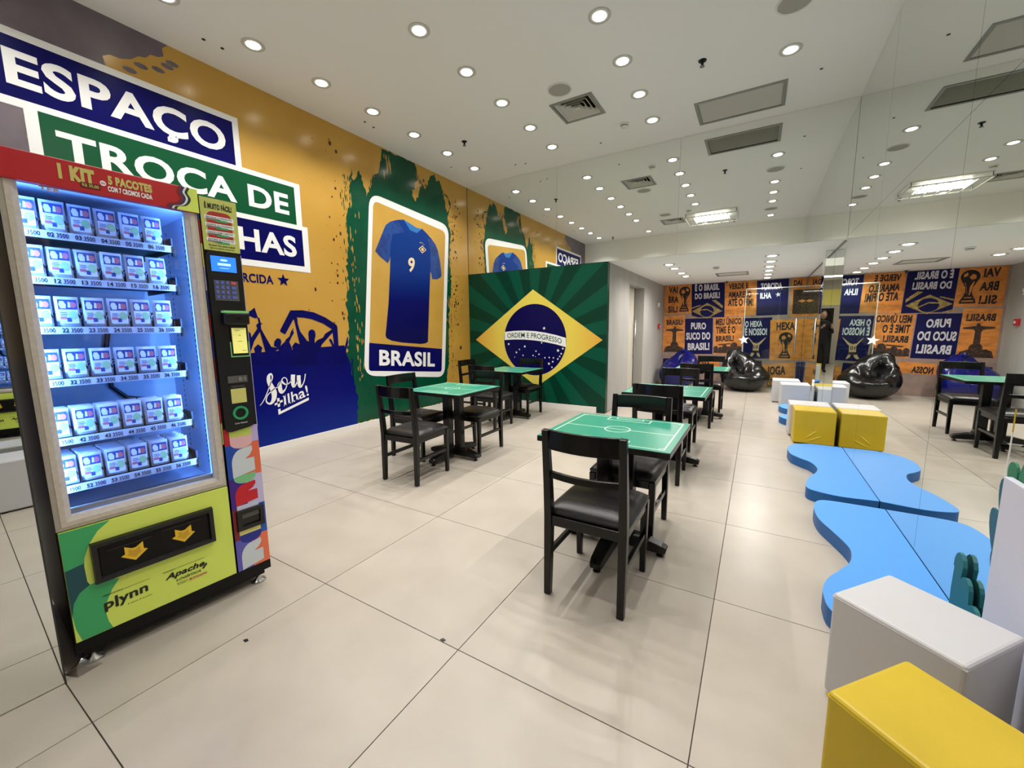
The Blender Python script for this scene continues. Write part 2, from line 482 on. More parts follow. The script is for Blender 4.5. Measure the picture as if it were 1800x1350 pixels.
          'É NOSSO!': [(-0.225, 1.143), (0.193, 1.158), (0.187, 1.302), (-0.232, 1.306)],
          'É O BRASIL': [(-1.297, 2.171), (-0.788, 2.179), (-0.795, 2.313), (-1.301, 2.321)]},
 'sou': [[((2.322, 0.546), 0.006), ((2.358, 0.585), 0.008), ((2.401, 0.658), 0.009), ((2.435, 0.729), 0.009), ((2.463, 0.792), 0.01), ((2.481, 0.838), 0.014),
          ((2.477, 0.871), 0.016), ((2.462, 0.878), 0.022), ((2.441, 0.851), 0.035), ((2.441, 0.795), 0.045), ((2.467, 0.725), 0.055), ((2.485, 0.666), 0.062),
          ((2.477, 0.6), 0.05), ((2.447, 0.556), 0.03), ((2.415, 0.554), 0.018), ((2.392, 0.584), 0.013), ((2.404, 0.634), 0.01), ((2.434, 0.668), 0.009),
          ((2.488, 0.708), 0.01), ((2.533, 0.731), 0.009), ((2.571, 0.789), 0.01)],
         [((2.576, 0.789), 0.01), ((2.553, 0.743), 0.05), ((2.561, 0.674), 0.045), ((2.579, 0.66), 0.03), ((2.616, 0.691), 0.012), ((2.64, 0.747), 0.011),
          ((2.641, 0.801), 0.011), ((2.613, 0.824), 0.01), ((2.585, 0.802), 0.012), ((2.594, 0.767), 0.022), ((2.63, 0.741), 0.013), ((2.672, 0.758), 0.009),
          ((2.696, 0.785), 0.01)],
         [((2.719, 0.847), 0.05), ((2.71, 0.763), 0.05), ((2.713, 0.708), 0.03), ((2.739, 0.72), 0.014), ((2.766, 0.767), 0.012)],
         [((2.787, 0.832), 0.045), ((2.783, 0.755), 0.048), ((2.792, 0.698), 0.034), ((2.821, 0.71), 0.014), ((2.853, 0.767), 0.011), ((2.87, 0.841), 0.012)]],
 'sou_plus': [[(2.512, 0.597), (2.538, 0.6), (2.539, 0.5), (2.512, 0.497)], [(2.478, 0.541), (2.57, 0.575), (2.574, 0.55), (2.48, 0.519)]],
 'sou_under': [(2.512, 0.47), (2.539, 0.475), (2.54, 0.443), (2.888, 0.552), (2.891, 0.52), (2.513, 0.407)],
 'stars': [((-3.062, 1.353), 0.042), ((-3.108, 1.11), 0.026), ((-3.762, 1.083), 0.035), ((-3.434, 1.044), 0.035), ((-3.542, 0.991), 0.023), ((-3.603, 0.938), 0.032),
           ((-3.47, 0.889), 0.026), ((-3.216, 0.967), 0.026), ((-3.273, 0.892), 0.026), ((-3.159, 0.915), 0.026), ((-3.227, 0.875), 0.013), ((-2.806, 0.986), 0.042),
           ((-2.719, 1.019), 0.032), ((-2.748, 0.934), 0.029), ((-2.776, 0.889), 0.026), ((-2.808, 0.845), 0.029), ((-3.047, 0.859), 0.026), ((-2.966, 0.866), 0.026),
           ((-2.889, 0.863), 0.026), ((-2.901, 0.797), 0.029), ((-2.971, 0.761), 0.039), ((-2.916, 0.704), 0.026), ((-3.639, 0.854), 0.016)]}
# ------------------------------------------------------------------ materials
M = {
    'ceil': mat('ceiling_paint', '#F1F0EE', 0.85, spec=0.2),
    'ceil_low': mat('ceiling_paint_low', '#F3F2F0', 0.85, spec=0.2),
    'tile': mat('porcelain_tile', '#B4ACA0', 0.32, spec=0.45, col2='#AAA195', nscale=3.0, ndetail=8, lo=0.3, hi=0.7, bump=0.03, bscale=90),
    'grout': mat('dark_grout', '#4E463D', 0.9),
    'mural': mat('mural_yellow_print', '#C59A45', 0.22, col2='#BD8F3A', nscale=1.6, lo=0.3, hi=0.75),
    'white_print': mat('white_print', '#EFEFEF', 0.30),
    'blue_print': mat('navy_print', '#05055E', 0.28, spec=0.15, col2='#04044E', nscale=3),
    'blue_low': mat_ramp('blue_fade_print', [(0.0, '#062480'), (0.45, '#050A6C'), (1.0, '#05055C')], 2, 0.1, 1.1),
    'green_print': mat('green_print', '#024D34', 0.2, spec=0.35, col2='#02442E', nscale=4),
    'grey_print': mat('grey_print', '#746B72', 0.30, spec=0.3, col2='#675E66', nscale=4),
    'box_green': mat('sign_green_print', '#024F2E', 0.28, spec=0.3),
    'card_yellow': mat('card_yellow_print', '#C89D48', 0.30, col2='#C29740', nscale=3),
    'shirt': mat_ramp('shirt_print', [(0.0, '#040548'), (0.35, '#050A5E'), (0.62, '#0C3384'), (1.0, '#103A86')], 2, 1.15, 2.95),
    'sleeve': mat('sleeve_print', '#16357C', 0.3, col2='#1A4692', nscale=14, lo=0.42, hi=0.55),
    'collar': mat('collar_print', '#2A73B5', 0.3),
    'cream': mat('cream_print', '#F1D9B4', 0.3),
    'speck': mat('dark_speck_print', '#4A2A12', 0.3),
    'flag_a': mat('flag_green_print', '#004C38', 0.30, spec=0.25),
    'flag_b': mat('flag_dark_green_print', '#003626', 0.30, spec=0.25),
    'flag_y': mat_ramp('flag_yellow_print', [(0.0, '#E5D25C'), (0.55, '#E3CB55'), (1.0, '#DDA545')], 0, 0.1, 1.2, centre=-3.26),
    'flag_blue': mat('flag_blue_print', '#04034A', 0.30, spec=0.25),
    'base_white': mat('skirting_paint', '#E4E0DA', 0.45),
    'concrete': mat('grey_wall_paint', '#A9A6A0', 0.8, col2='#9C9993', nscale=2.5, ndetail=8, lo=0.3, hi=0.7, bump=0.05, bscale=25, stretch=(1, 1, 0.35)),
    'white_wall': mat('white_wall_paint', '#F0EFEA', 0.8),
    'door': mat('door_laminate', '#B9B2A4', 0.5),
    'dark': mat('dark_gap', '#0A0A0A', 0.8),
    'steel': mat('brushed_steel', '#B8B8B6', 0.28, metal=1.0),
    'steel_dark': mat('dull_metal', '#7F8080', 0.4, metal=1.0),
    'mirror': mat_mirror('mirror_silver', '#F3F6F2'),
    'mirror_r': mat_mirror('mirror_silver_side', '#E9ECE8'),
    'seam': mat('mirror_backing', '#2A2D2A', 0.6),
    'poster_wall': mat('wallpaper_ground', '#A08476', 0.7, col2='#8A7873', nscale=9, ndetail=6),
    'poster_orange': mat('orange_poster_print', '#DB8C44', 0.65, spec=0.2, col2='#AE6B36', nscale=7, ndetail=9, lo=0.42, hi=0.72, stretch=(1, 1, 2.2)),
    'poster_blue': mat('blue_poster_print', '#0C0B46', 0.6, spec=0.2),
    'poster_dark': mat('dark_poster_print', '#25140F', 0.65, col2='#5A3A22', nscale=26, ndetail=6, lo=0.45, hi=0.7),
    'poster_text': mat('dark_poster_lettering', '#150C14', 0.6),
    'poster_white': mat('pale_poster_lettering', '#C9C5CC', 0.6),
    'poster_gold': mat('ochre_poster_print', '#B39A55', 0.65, col2='#7A6535', nscale=20),
    'poster_skin': mat('tan_poster_print', '#C9A37C', 0.65),
    'wood': mat('black_lacquered_wood', '#060505', 0.26, spec=0.4, col2='#0B0908', nscale=30, stretch=(4, 4, 0.4), bump=0.02, bscale=40),
    'leather': mat('black_leatherette', '#1B1A1B', 0.34, spec=0.5, bump=0.12, bscale=170),
    'table_green': mat('green_laminate', '#2E8F76', 0.30, spec=0.5),
    'table_line': mat('pale_line_print', '#D3F0DC', 0.3),
    'trim_white': mat('white_enamel', '#DEDEDA', 0.4),
    'lamp': mat('lamp_diffuser', '#FFF6E4', 0.5, emit=12.0),
    'alu': mat('grey_aluminium', '#9A9A96', 0.45, metal=0.6),
    'slat': mat('pale_grille_slat', '#CFCDC4', 0.5),
    'speaker': mat('grey_mesh', '#B4B0A9', 0.8, col2='#9F9B95', nscale=260, lo=0.45, hi=0.55),
    'black_plastic': mat('black_plastic', '#0C0C0D', 0.35),
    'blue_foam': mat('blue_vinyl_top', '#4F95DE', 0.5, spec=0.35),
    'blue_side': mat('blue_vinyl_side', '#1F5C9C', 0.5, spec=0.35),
    'white_vinyl': mat('white_vinyl', '#C4C3C6', 0.45, col2='#C2C1C3', nscale=4, bump=0.02, bscale=30),
    'yellow_vinyl': mat('yellow_vinyl', '#CCAF1C', 0.42, col2='#C1A415', nscale=3, bump=0.04, bscale=22),
    'panel_white': mat('foam_board_white', '#CFD0DE', 0.6),
    'leaf_teal': mat('teal_board', '#12656A', 0.55),
    'leaf_blue': mat('blue_teal_board', '#1E5F78', 0.55),
    'leaf_green': mat('green_board', '#2F7A5A', 0.55),
    'bag_black': mat('black_vinyl_bag', '#0B0B0B', 0.22, spec=0.6, bump=0.55, bscale=7),
    'bag_blue': mat('blue_vinyl_bag', '#060C5C', 0.26, spec=0.45, bump=0.55, bscale=7),
}

# ------------------------------------------------------------------ floor: slab, grout and single tiles
fl = MB().box(MX - 0.3, -4.2, -0.12, RX + 0.3, YB + 0.3, -0.004).build('floor', M['grout'])
tag(fl, kind='structure')
TX, TY, X0, Y0 = 0.90504, 0.90225, -2.8177, 1.2096
tile_cache = {}
for i in range(-3, 6):
    for j in range(-7, 12):
        x0 = max(MX, X0 + i * TX); x1 = min(RX, X0 + (i + 1) * TX)
        y0 = max(-4.1, Y0 + j * TY); y1 = min(YB, Y0 + (j + 1) * TY)
        if x1 - x0 < 0.02 or y1 - y0 < 0.02: continue
        if x1 <= SX - 0.25 and y0 >= YM + 0.1: continue
        if x1 <= -2.35 and y1 <= 0.25: continue
        w, d = round(x1 - x0 - 0.004, 4), round(y1 - y0 - 0.004, 4)
        if (w, d) not in tile_cache:
            tile_cache[(w, d)] = MB().box(-w / 2, -d / 2, -0.01, w / 2, d / 2, 0).mesh('tile', M['tile'])
        link('tile', tile_cache[(w, d)], fl, ((x0 + x1) / 2, (y0 + y1) / 2, 0))

# ------------------------------------------------------------------ ceilings
def slab(x0, y0, x1, y1, z0, z1, holes):
    xs = sorted({x0, x1} | {h[0] for h in holes} | {h[2] for h in holes}); ys = sorted({y0, y1} | {h[1] for h in holes} | {h[3] for h in holes})
    mb = MB()
    for a, b in zip(xs[:-1], xs[1:]):
        run = None
        for c, d in zip(ys[:-1], ys[1:]):
            hole = any(h[0] <= a and b <= h[2] and h[1] <= c and d <= h[3] for h in holes)
            if hole:
                if run: mb.box(a, run[0], z0, b, run[1], z1)
                run = None
            else: run = (run[0], d) if run else (c, d)
        if run: mb.box(a, run[0], z0, b, run[1], z1)
    return mb
SQ = [(-1.93, 4.755), (-1.88, 1.66)]
cl = slab(MX - 0.2, 0.28, RX + 0.2, YM + 0.12, HC, HC + 0.1, [(x - 0.235, y - 0.235, x + 0.235, y + 0.235) for x, y in SQ] + [(-0.325 - 0.43, 5.645 - 0.275, -0.325 + 0.43, 5.645 + 0.275)]).build('ceiling', M['ceil']); tag(cl, kind='structure')
cl2 = slab(SX - 0.4, YM + 0.12, RX + 0.2, YB + 0.2, HL, HL + 0.1, [(-0.47 - 0.255, 8.98 - 0.245, -0.47 + 0.255, 8.98 + 0.245)]).build('ceiling', M['ceil_low']); tag(cl2, kind='structure')
plug = MB().lathe([(0.0, 0), (0.014, 0), (0.014, -0.004), (0.0, -0.005)], 10).mesh('screw_plug', M['black_plastic'])
for x, y in [(-4.26, 1.97), (-4.25, 2.11), (-4.24, 3.65), (-4.26, 3.8), (-1.99, 5.74), (0.39, 5.34), (-4.25, 5.3), (-3.35, 5.75), (-3.2, 5.8), (0.45, 4.0)]:
    link('screw_plug', plug, cl, (x, y, HC))

# ------------------------------------------------------------------ mural wall with its printed film
wl = MB().box(MX - 0.15, 0.28, 0, MX, YM + 0.12, HC).build('wall_left', M['mural']); tag(wl, kind='structure')
def mural(off): return lambda y, z: (MX + off, y, z)

def print_part(name, outlines, fn, m, parent):
    mb = MB()
    o0 = Vector(fn(0, 0)); nrm = (Vector(fn(1, 0)) - o0).cross(Vector(fn(0, 1)) - o0).normalized()
    for k, o in enumerate(outlines):      # films lie a hair apart, never in one plane
        e = nrm * ((k % 14) * 3e-5)
        mb.poly(o, lambda a, b: tuple(Vector(fn(a, b)) + e))
    return mb.build(name, m, parent)

# grey paint area above the sign
grey = [(0.31, HC), (1.84, HC)] + rough([(1.84, HC), (1.80, 3.75), (1.62, 3.66), (1.50, 3.58), (1.30, 3.40), (1.10, 3.10), (0.92, 2.7), (0.75, 2.3), (0.31, 2.0)], 0.05, 0.05, 3, closed=False)[1:] + [(0.31, 2.0)]
print_part('grey_paint', [grey], mural(0.0008), M['grey_print'], wl)
print_part('paint_fleck', [ell(1.75 + dx, 3.62 + dz, 0.05, 0.022, 7) for dx, dz in [(0, 0), (0.07, 0.06), (-0.12, -0.03), (0.11, 0.1), (-0.2, -0.1)]], mural(0.001), M['grey_print'], wl)
# green brush field
print_part('green_brush', [rough(D['brush'], 0.018, 0.035, 5)], mural(0.0012), M['green_print'], wl)
rnd = random.Random(11)
flecks = []
for k in range(150):
    y = 3.60 + rnd.gauss(0, 0.04); z = rnd.uniform(0.7, 3.3)
    flecks.append(ell(y, z, rnd.uniform(0.002, 0.009), rnd.uniform(0.01, 0.05), 6))
for k in range(90):
    y = 5.67 + rnd.gauss(0, 0.025); z = rnd.uniform(0.45, 3.3)
    flecks.append(ell(y - 0.05 * (3.0 - z) / 3.0, z, rnd.uniform(0.002, 0.008), rnd.uniform(0.01, 0.04), 6))
o = print_part('brush_fleck', flecks, mural(0.0011), M['green_print'], wl); tag(o, kind='stuff')
streaks = []
for k in range(60):
    y = 3.63 + abs(rnd.gauss(0, 0.05)); z = rnd.uniform(0.6, 3.3)
    streaks.append(ell(y, z, 0.006, rnd.uniform(0.02, 0.06), 6))
for k in range(22):
    y = rnd.choice([4.3, 4.36, 4.93, 5.0, 4.05]) + rnd.uniform(-0.05, 0.05); z = rnd.uniform(3.45, 3.8)
    streaks.append(ell(y, z, 0.007, rnd.uniform(0.03, 0.09), 6))
for k in range(40):
    streaks.append(ell(5.58 + rnd.gauss(0, 0.03), rnd.uniform(0.6, 3.0), 0.006, rnd.uniform(0.02, 0.06), 6))
o = print_part('bare_streak', streaks, mural(0.0016), M['mural'], wl); tag(o, kind='stuff')
dots = []
for k in range(120):
    y = 5.72 + abs(rnd.gauss(0, 0.12)); z = rnd.choice([rnd.gauss(3.15, 0.25), rnd.gauss(1.85, 0.25), rnd.uniform(0.7, 3.7)])
    if y < 6.12 and z < 3.8:
        r = rnd.choice([0.005, 0.007, 0.010, 0.016]); dots.append(ell(y, z, r, r * rnd.uniform(1, 1.7), 8))
for k in range(40):
    y = 3.5 - abs(rnd.gauss(0, 0.16)); z = rnd.uniform(1.4, 3.75); r = rnd.choice([0.004, 0.006, 0.009, 0.014])
    dots.append(ell(y, z, r, r * rnd.uniform(1, 1.8), 8))
for y, z, r in [(4.98, 3.62, .025), (5.06, 3.66, .022), (5.1, 3.6, .018), (4.9, 3.7, .02), (3.42, 3.62, .02), (3.5, 3.55, .018), (5.88, 1.02, .028)]:
    dots.append(ell(y, z, r, r * 1.3, 9))
o = print_part('paint_splatter', dots, mural(0.0018), M['speck'], wl); tag(o, kind='stuff')
# bare yellow notch at the top of the brush field
print_part('bare_notch', [rough([(4.80, 3.46), (4.90, 3.48), (4.93, 3.62), (4.90, 3.38), (4.87, 3.30), (4.80, 3.36)], 0.008, 0.03, 8)], mural(0.0016), M['mural'], wl)
# blue crowd field
blue = [(0.31, 0.086), (3.55, 0.086)] + rough([(3.55, 0.086), (3.60, 0.42), (3.52, 0.75), (3.50, 0.95), (3.44, 1.16)], 0.02, 0.04, 9, closed=False)[1:] + [(3.44, 1.16), (2.20, 1.12), (0.31, 1.16)]
print_part('blue_field', [blue], mural(0.0022), M['blue_low'], wl)
print_part('blue_streak', [rough([(3.52 + 0.07 * k, 0.55 + 0.11 * ((k * 7) % 4)), (3.55 + 0.07 * k, 0.55 + 0.1 * ((k * 7) % 4)), (3.55 + 0.07 * k, 0.98 - 0.12 * (k % 3)), (3.53 + 0.07 * k, 0.98 - 0.12 * (k % 3))], 0.012, 0.03, k) for k in range(3)], mural(0.002), M['blue_print'], wl)
print_part('crowd_silhouette', D['crowd'], mural(0.0024), M['blue_print'], wl)
# cheering lettering
mb = MB()
for st in D['sou']: mb.stroke(st, mural(0.0034))
mb.build('script_lettering', M['white_print'], wl)
mb = MB()
mb.poly(D['sou_under'], mural(0.0034))
for q in D['sou_plus']: mb.poly(q, mural(0.0034))
mb.build('underline_and_plus', M['white_print'], wl)
mb = MB(); put_text(mb, 'Ilha!', D['ilha'], mural(0.0034), 0.012)
I = D['ilha']
def along(a, b):
    return tuple((I[0][i] * (1 - a) + I[1][i] * a) * (1 - b) + (I[3][i] * (1 - a) + I[2][i] * a) * b for i in (0, 1))
for a in (0.02, 0.19, 0.36, 0.52):      # slab serifs
    mb.poly([along(a - 0.035, 0), along(a + 0.065, 0), along(a + 0.065, 0.1), along(a - 0.035, 0.1)], mural(0.0034))
mb.poly([along(-0.03, 0.9), along(0.09, 0.9), along(0.09, 1.0), along(-0.03, 1.0)], mural(0.0034))
mb.build('slab_lettering', M['white_print'], wl)
# sign boxes
mb = MB()
print_part('sign_border', [rect(0.62, 2.955, 2.368, 3.475), rect(0.908, 2.50, 2.978, 3.015), rect(0.80, 2.035, 3.04, 2.555)], mural(0.0026), M['white_print'], wl)
for nm, q, m in (('sign_box', rect(0.675, 3.012, 2.312, 3.421), 'blue_print'), ('sign_box', rect(0.977, 2.558, 2.910, 2.966), 'box_green'), ('sign_box', rect(0.86, 2.10, 2.968, 2.508), 'blue_print')):
    print_part(nm, [q], mural(0.003), M[m], wl)
for s, q in (('ESPAÇO', rect(0.848, 3.098, 2.237, 3.336)), ('TROCA DE', rect(1.054, 2.648, 2.832, 2.866)), ('FIGURINHAS', rect(0.95, 2.193, 2.884, 2.420))):
    put_text(MB(), s, q, mural(0.0036), 0.030).build('sign_lettering', M['white_print'], wl)
mb = MB(); put_text(mb, 'TORCIDA', rect(2.115, 1.864, 2.587, 1.956), mural(0.003), 0.026)
mb.poly(star((2.70, 1.918), 0.072), mural(0.003)); mb.build('small_lettering', M['blue_print'], wl)
# shirt card
card = [(3.716, 0.728), (5.408, 0.527), (5.645, 3.10), (3.982, 3.205)]
print_part('card_border', [rounded(card, 0.20)], mural(0.0028), M['white_print'], wl)
inner = [(3.800, 0.788), (5.330, 0.631), (5.547, 2.985), (4.041, 3.113)]
print_part('card_field', [rounded(inner, 0.10)], mural(0.0032), M['card_yellow'], wl)
band = [(3.800, 0.788), (5.330, 0.631), (5.345, 1.021), (3.836, 1.177)]
print_part('card_band', [[(3.836, 1.177), (3.808, 0.87)] + [(3.806, 0.81), (3.83, 0.786), (3.88, 0.78)] + [(5.25, 0.64), (5.31, 0.637), (5.333, 0.67)] + [(5.360, 1.021)]], mural(0.0036), M['blue_print'], wl)
shirt = [(4.602, 2.979), (4.46, 2.945), (4.326, 2.891), (4.245, 2.83), (4.206, 2.767), (4.12, 2.61), (4.028, 2.439), (4.10, 2.38), (4.245, 2.303), (4.285, 2.36), (4.300, 2.406), (4.285, 2.25), (4.221, 1.734), (4.134, 1.276),
         (4.15, 1.235), (4.244, 1.195), (4.45, 1.16), (4.842, 1.125), (4.96, 1.13), (5.019, 1.155), (5.082, 1.774), (5.128, 2.20), (5.135, 2.286), (5.160, 2.25), (5.176, 2.17), (5.29, 2.175), (5.393, 2.222), (5.414, 2.267), (5.385, 2.48), (5.339, 2.651), (5.28, 2.74), (5.216, 2.79), (5.09, 2.87), (4.979, 2.925), (4.86, 2.86), (4.72, 2.88)]
print_part('shirt_print', [shirt], mural(0.0038), M['shirt'], wl)
print_part('sleeve_print', [[(4.46, 2.945), (4.326, 2.891), (4.245, 2.83), (4.206, 2.767), (4.12, 2.61), (4.028, 2.439), (4.10, 2.38), (4.245, 2.303), (4.285, 2.36), (4.31, 2.55), (4.36, 2.72), (4.60, 2.80)],
           [(5.135, 2.286), (5.160, 2.25), (5.176, 2.17), (5.29, 2.175), (5.393, 2.222), (5.414, 2.267), (5.385, 2.48), (5.339, 2.651), (5.28, 2.74), (5.216, 2.79), (5.10, 2.80), (5.16, 2.60)]], mural(0.0042), M['sleeve'], wl)
print_part('collar_print', [[(4.602, 2.972), (4.70, 2.955), (4.85, 2.915), (4.975, 2.915), (4.86, 2.835), (4.72, 2.85)]], mural(0.0044), M['collar'], wl)
put_text(MB(), '9', [(4.643, 2.228), (4.772, 2.242), (4.80, 2.456), (4.652, 2.436)], mural(0.0046), 0.03).build('shirt_number', M['cream'], wl)
bd = [(4.886, 2.604), (4.964, 2.545), (5.060, 2.612), (4.975, 2.668)]
print_part('shirt_badge', [bd], mural(0.0046), M['cream'], wl)
cb = (4.972, 2.607)
print_part('badge_diamond', [[(cb[0] + (p[0] - cb[0]) * 0.75, cb[1] + (p[1] - cb[1]) * 0.75) for p in bd]], mural(0.005), M['speck'], wl)
print_part('badge_disc', [ell(cb[0], cb[1], 0.028, 0.024, 14)], mural(0.0054), M['cream'], wl)
mb = MB()
for k in range(5): mb.poly(star((4.92 + k * 0.022, 2.70 - 0.004 * k * k + 0.012 * k), 0.01), mural(0.005))
mb.build('badge_stars', M['cream'], wl)
put_text(MB(), 'BRASIL', [(3.990, 0.849), (5.160, 0.733), (5.176, 0.964), (4.005, 1.074)], mural(0.0042), 0.034).build('card_lettering', M['white_print'], wl)
# film joint and skirting
MB().box(MX, YM - 0.006, 0.085, MX + 0.003, YM - 0.002, HC).build('corner_joint', M['seam'], wl)
bb = MB().box(MX, 0.31, 0, MX + 0.014, 3.585, 0.084).build('baseboard_left', M['base_white'], bevel=0.002); tag(bb, kind='structure')
bb2 = MB().box(MX, 3.588, 0, MX + 0.014, YM - 0.02, 0.084).build('baseboard_left', M['base_white'], bevel=0.002); tag(bb2, kind='structure')

# ------------------------------------------------------------------ flag wall and mirrored fascia above it
wb = MB().box(MX - 0.15, YM + 0.012, 0, SX, YM + 0.12, HL - 0.004).build('wall_back', M['flag_b']); tag(wb, kind='structure')
def flag(off): return lambda x, z: (x, YM - off, z)
fp = MB().box(MX + 0.002, YM - 0.012, 0.10, SX + 0.012, YM + 0.012, HL - 0.008).box(SX - 0.13, YM - 0.012, 0.0, SX + 0.012, YM + 0.012, 0.10).build('flag_panel', M['flag_b'], wb)
cx, cz = -3.265, 1.175
mb = MB()
for k in range(18):
    a0 = 2 * PI * k / 18 + 0.06; a1 = a0 + PI / 18
    ray = []
    for a in (a0, a1):
        dx, dz = math.cos(a), math.sin(a)
        t = min(((SX + 0.012 - cx) / dx) if dx > 0 else ((MX + 0.004 - cx) / dx), ((HL - 0.01 - cz) / dz) if dz > 0 else ((0.102 - cz) / dz))
        ray.append((cx + dx * t, cz + dz * t))
    extra = []
    for c in ((SX + 0.012, HL - 0.01), (MX + 0.004, HL - 0.01), (MX + 0.004, 0.102), (SX + 0.012, 0.102)):
        ac = math.atan2(c[1] - cz, c[0] - cx) % (2 * PI)
        if (a0 % (2 * PI)) < ac < (a1 % (2 * PI)): extra.append(c)
    mb.poly([(cx, cz), ray[0]] + extra + [ray[1]], flag(0.0126))
mb.build('sun_ray', M['flag_a'], wb)
print_part('flag_diamond', [D['flag_dia']], flag(0.0132), M['flag_y'], wb)
fc = D['flag_circ']
ccx = (fc[0][0] + fc[1][0]) / 2; ccz = (fc[2][1] + fc[3][1]) / 2; crx = (fc[1][0] - fc[0][0]) / 2; crz = (fc[2][1] - fc[3][1]) / 2
print_part('flag_disc', [ell(ccx, ccz, crx, crz, 56)], flag(0.0138), M['flag_blue'], wb)
print_part('flag_band', [D['flag_band'][::-1]], flag(0.0144), M['white_print'], wb)
print_part('flag_star', [star(c, r * 0.72) for c, r in D['stars']], flag(0.0144), M['white_print'], wb)
# motto bent along the band: each letter placed on the band's centre line
up_edge = D['flag_band'][:7]; lo_edge = D['flag_band'][7:][::-1]
def band_at(x):
    def ev(E):
        for p, q in zip(E[:-1], E[1:]):
            if p[0] <= x <= q[0]:
                t = (x - p[0]) / (q[0] - p[0]); return p[1] * (1 - t) + q[1] * t
        return E[-1][1] if x > E[-1][0] else E[0][1]
    return ev(lo_edge), ev(up_edge)
mb = MB(); motto = 'ORDEM E PROGRESSO'
vs, fs = glyphs(motto, 0.008)
gx0 = min(v[0] for v in vs); gx1 = max(v[0] for v in vs); gy0 = min(v[1] for v in vs); gy1 = max(v[1] for v in vs)
tx0, tx1 = up_edge[0][0] + 0.05, up_edge[-1][0] - 0.075
out = []
for x, y in vs:
    X = tx0 + (x - gx0) / (gx1 - gx0) * (tx1 - tx0); l, u = band_at(X)
    out.append(flag(0.015)(X, l + (u - l) * (0.22 + 0.56 * (y - gy0) / (gy1 - gy0))))
mb.add(out, fs); mb.build('flag_motto', M['green_print'], wb)
bk = MB().box(MX + 0.016, YM - 0.030, 0, SX - 0.13, YM - 0.0125, 0.095).build('baseboard_back', M['base_white'], bevel=0.002); tag(bk, kind='structure')

wf = MB().box(MX - 0.15, YM + 0.012, HL, RX + 0.15, YM + 0.12, HC).build('wall_back_upper', M['ceil_low']); tag(wf, kind='structure')
xs = [MX + 0.001, -2.846, -1.026, RX]
for a, b in zip(xs[:-1], xs[1:]):
    MB().box(a + 0.0015, YM, HL + 0.001, b - 0.0015, YM + 0.011, HC - 0.002).build('mirror_panel', M['mirror'], wf)

# ------------------------------------------------------------------ grey side wall with its recessed door
ws = MB()
ws.box(SX - 0.23, YM + 0.121, 0, SX, 7.45, HL).box(SX - 0.23, 8.57, 0, SX, YB, HL).box(SX - 0.23, 7.45, 2.13, SX, 8.57, HL)
ws = ws.build('wall_side', M['concrete']); tag(ws, kind='structure')
MB().box(SX - 0.6, 7.40, 0.0, SX - 0.20, 8.62, HL - 0.01).build('recess_lining', M['door'], ws)
d1 = MB().box(SX - 0.20, 7.455, 0.0, SX - 0.155, 8.40, 2.125).build('door_1', M['door'], bevel=0.003); tag(d1, kind='structure')
MB().box(SX - 0.198, 8.40, 0.0, SX - 0.16, 8.47, 2.125).build('door_gap', M['dark'], d1)
MB().tube([(SX - 0.105, 8.345, 0.72), (SX - 0.105, 8.345, 1.50)], 0.014, 10).build('door_handle', M['steel'], d1, smooth=True)
for z in (0.82, 1.40):
    MB().tube([(SX - 0.155, 8.345, z), (SX - 0.105, 8.345, z)], 0.008, 8).build('handle_post', M['steel'], d1)
MB().box(SX, YM + 0.0, 0.0, SX + 0.004, 7.45, 0.004).build('floor_joint', M['dark'], ws)

# ------------------------------------------------------------------ poster wall
wp = MB().box(SX - 0.15, YB, 0, RX + 0.15, YB + 0.12, HL).build('wall_far', M['poster_wall']); tag(wp, kind='structure')
def post(off): return lambda x, z: (x, YB - off, z)
layer = {'torcida': 0.003, 'ohexa': 0.003, 'hexa': 0.004, 'azul': 0.002}
for k, q in D['post'].items():
    m = 'poster_blue' if k in ('eobrasil', 'torcida', 'puro', 'ohexa', 'nao', 'azul', 'azul_baixo') else 'poster_orange'
    q = [(min(max(p[0], SX + 0.002), RX - 0.002), min(max(p[1], 0.01), HL - 0.002)) for p in q]
    th = layer.get(k, 0.002)
    vs = [post(0)(*p) for p in q] + [post(th)(*p) for p in q]
    MB().add(vs, [(7, 6, 5, 4), (0, 1, 5, 4), (1, 2, 6, 5), (2, 3, 7, 6), (3, 0, 4, 7)]).build('poster', M[m], wp)
white = {'É O BRASIL', 'DO BRASIL!', 'TORCIDA', 'ILHA', 'PURO', 'SUCO DO', 'BRASIL! ', 'O HEXA', 'É NOSSO!', 'ÇÃO,'}
for k, q in D['ptxt'].items():
    put_text(MB(), k.strip(), q, post(0.006), 0.042).build('poster_lettering', M['poster_white' if k in white else 'poster_text'], wp)
S = D['pshape']
f4 = S['flagdia']
print_part('poster_flag_streak', [[(-1.345, 1.80), (-1.16, 1.86), (-1.16, 1.84), (-1.345, 1.77)], [(-0.93, 1.95), (-0.85, 1.96), (-0.70, 1.82), (-0.70, 1.76)], [(-1.345, 1.62), (-1.30, 1.60), (-1.20, 1.57), (-1.345, 1.57)]], post(0.005), M['poster_gold'], wp)
print_part('poster_flag_diamond', [[f4[0], f4[3], f4[2], f4[1]]], post(0.0055), M['poster_gold'], wp)
c4 = S['flagcirc']; pcx = (c4[0][0] + c4[1][0]) / 2; pcz = (c4[2][1] + c4[3][1]) / 2; prx = (c4[1][0] - c4[0][0]) / 2; prz = (c4[2][1] - c4[3][1]) / 2
print_part('poster_flag_disc', [ell(pcx, pcz, prx, prz, 28)], post(0.006), M['poster_blue'], wp)
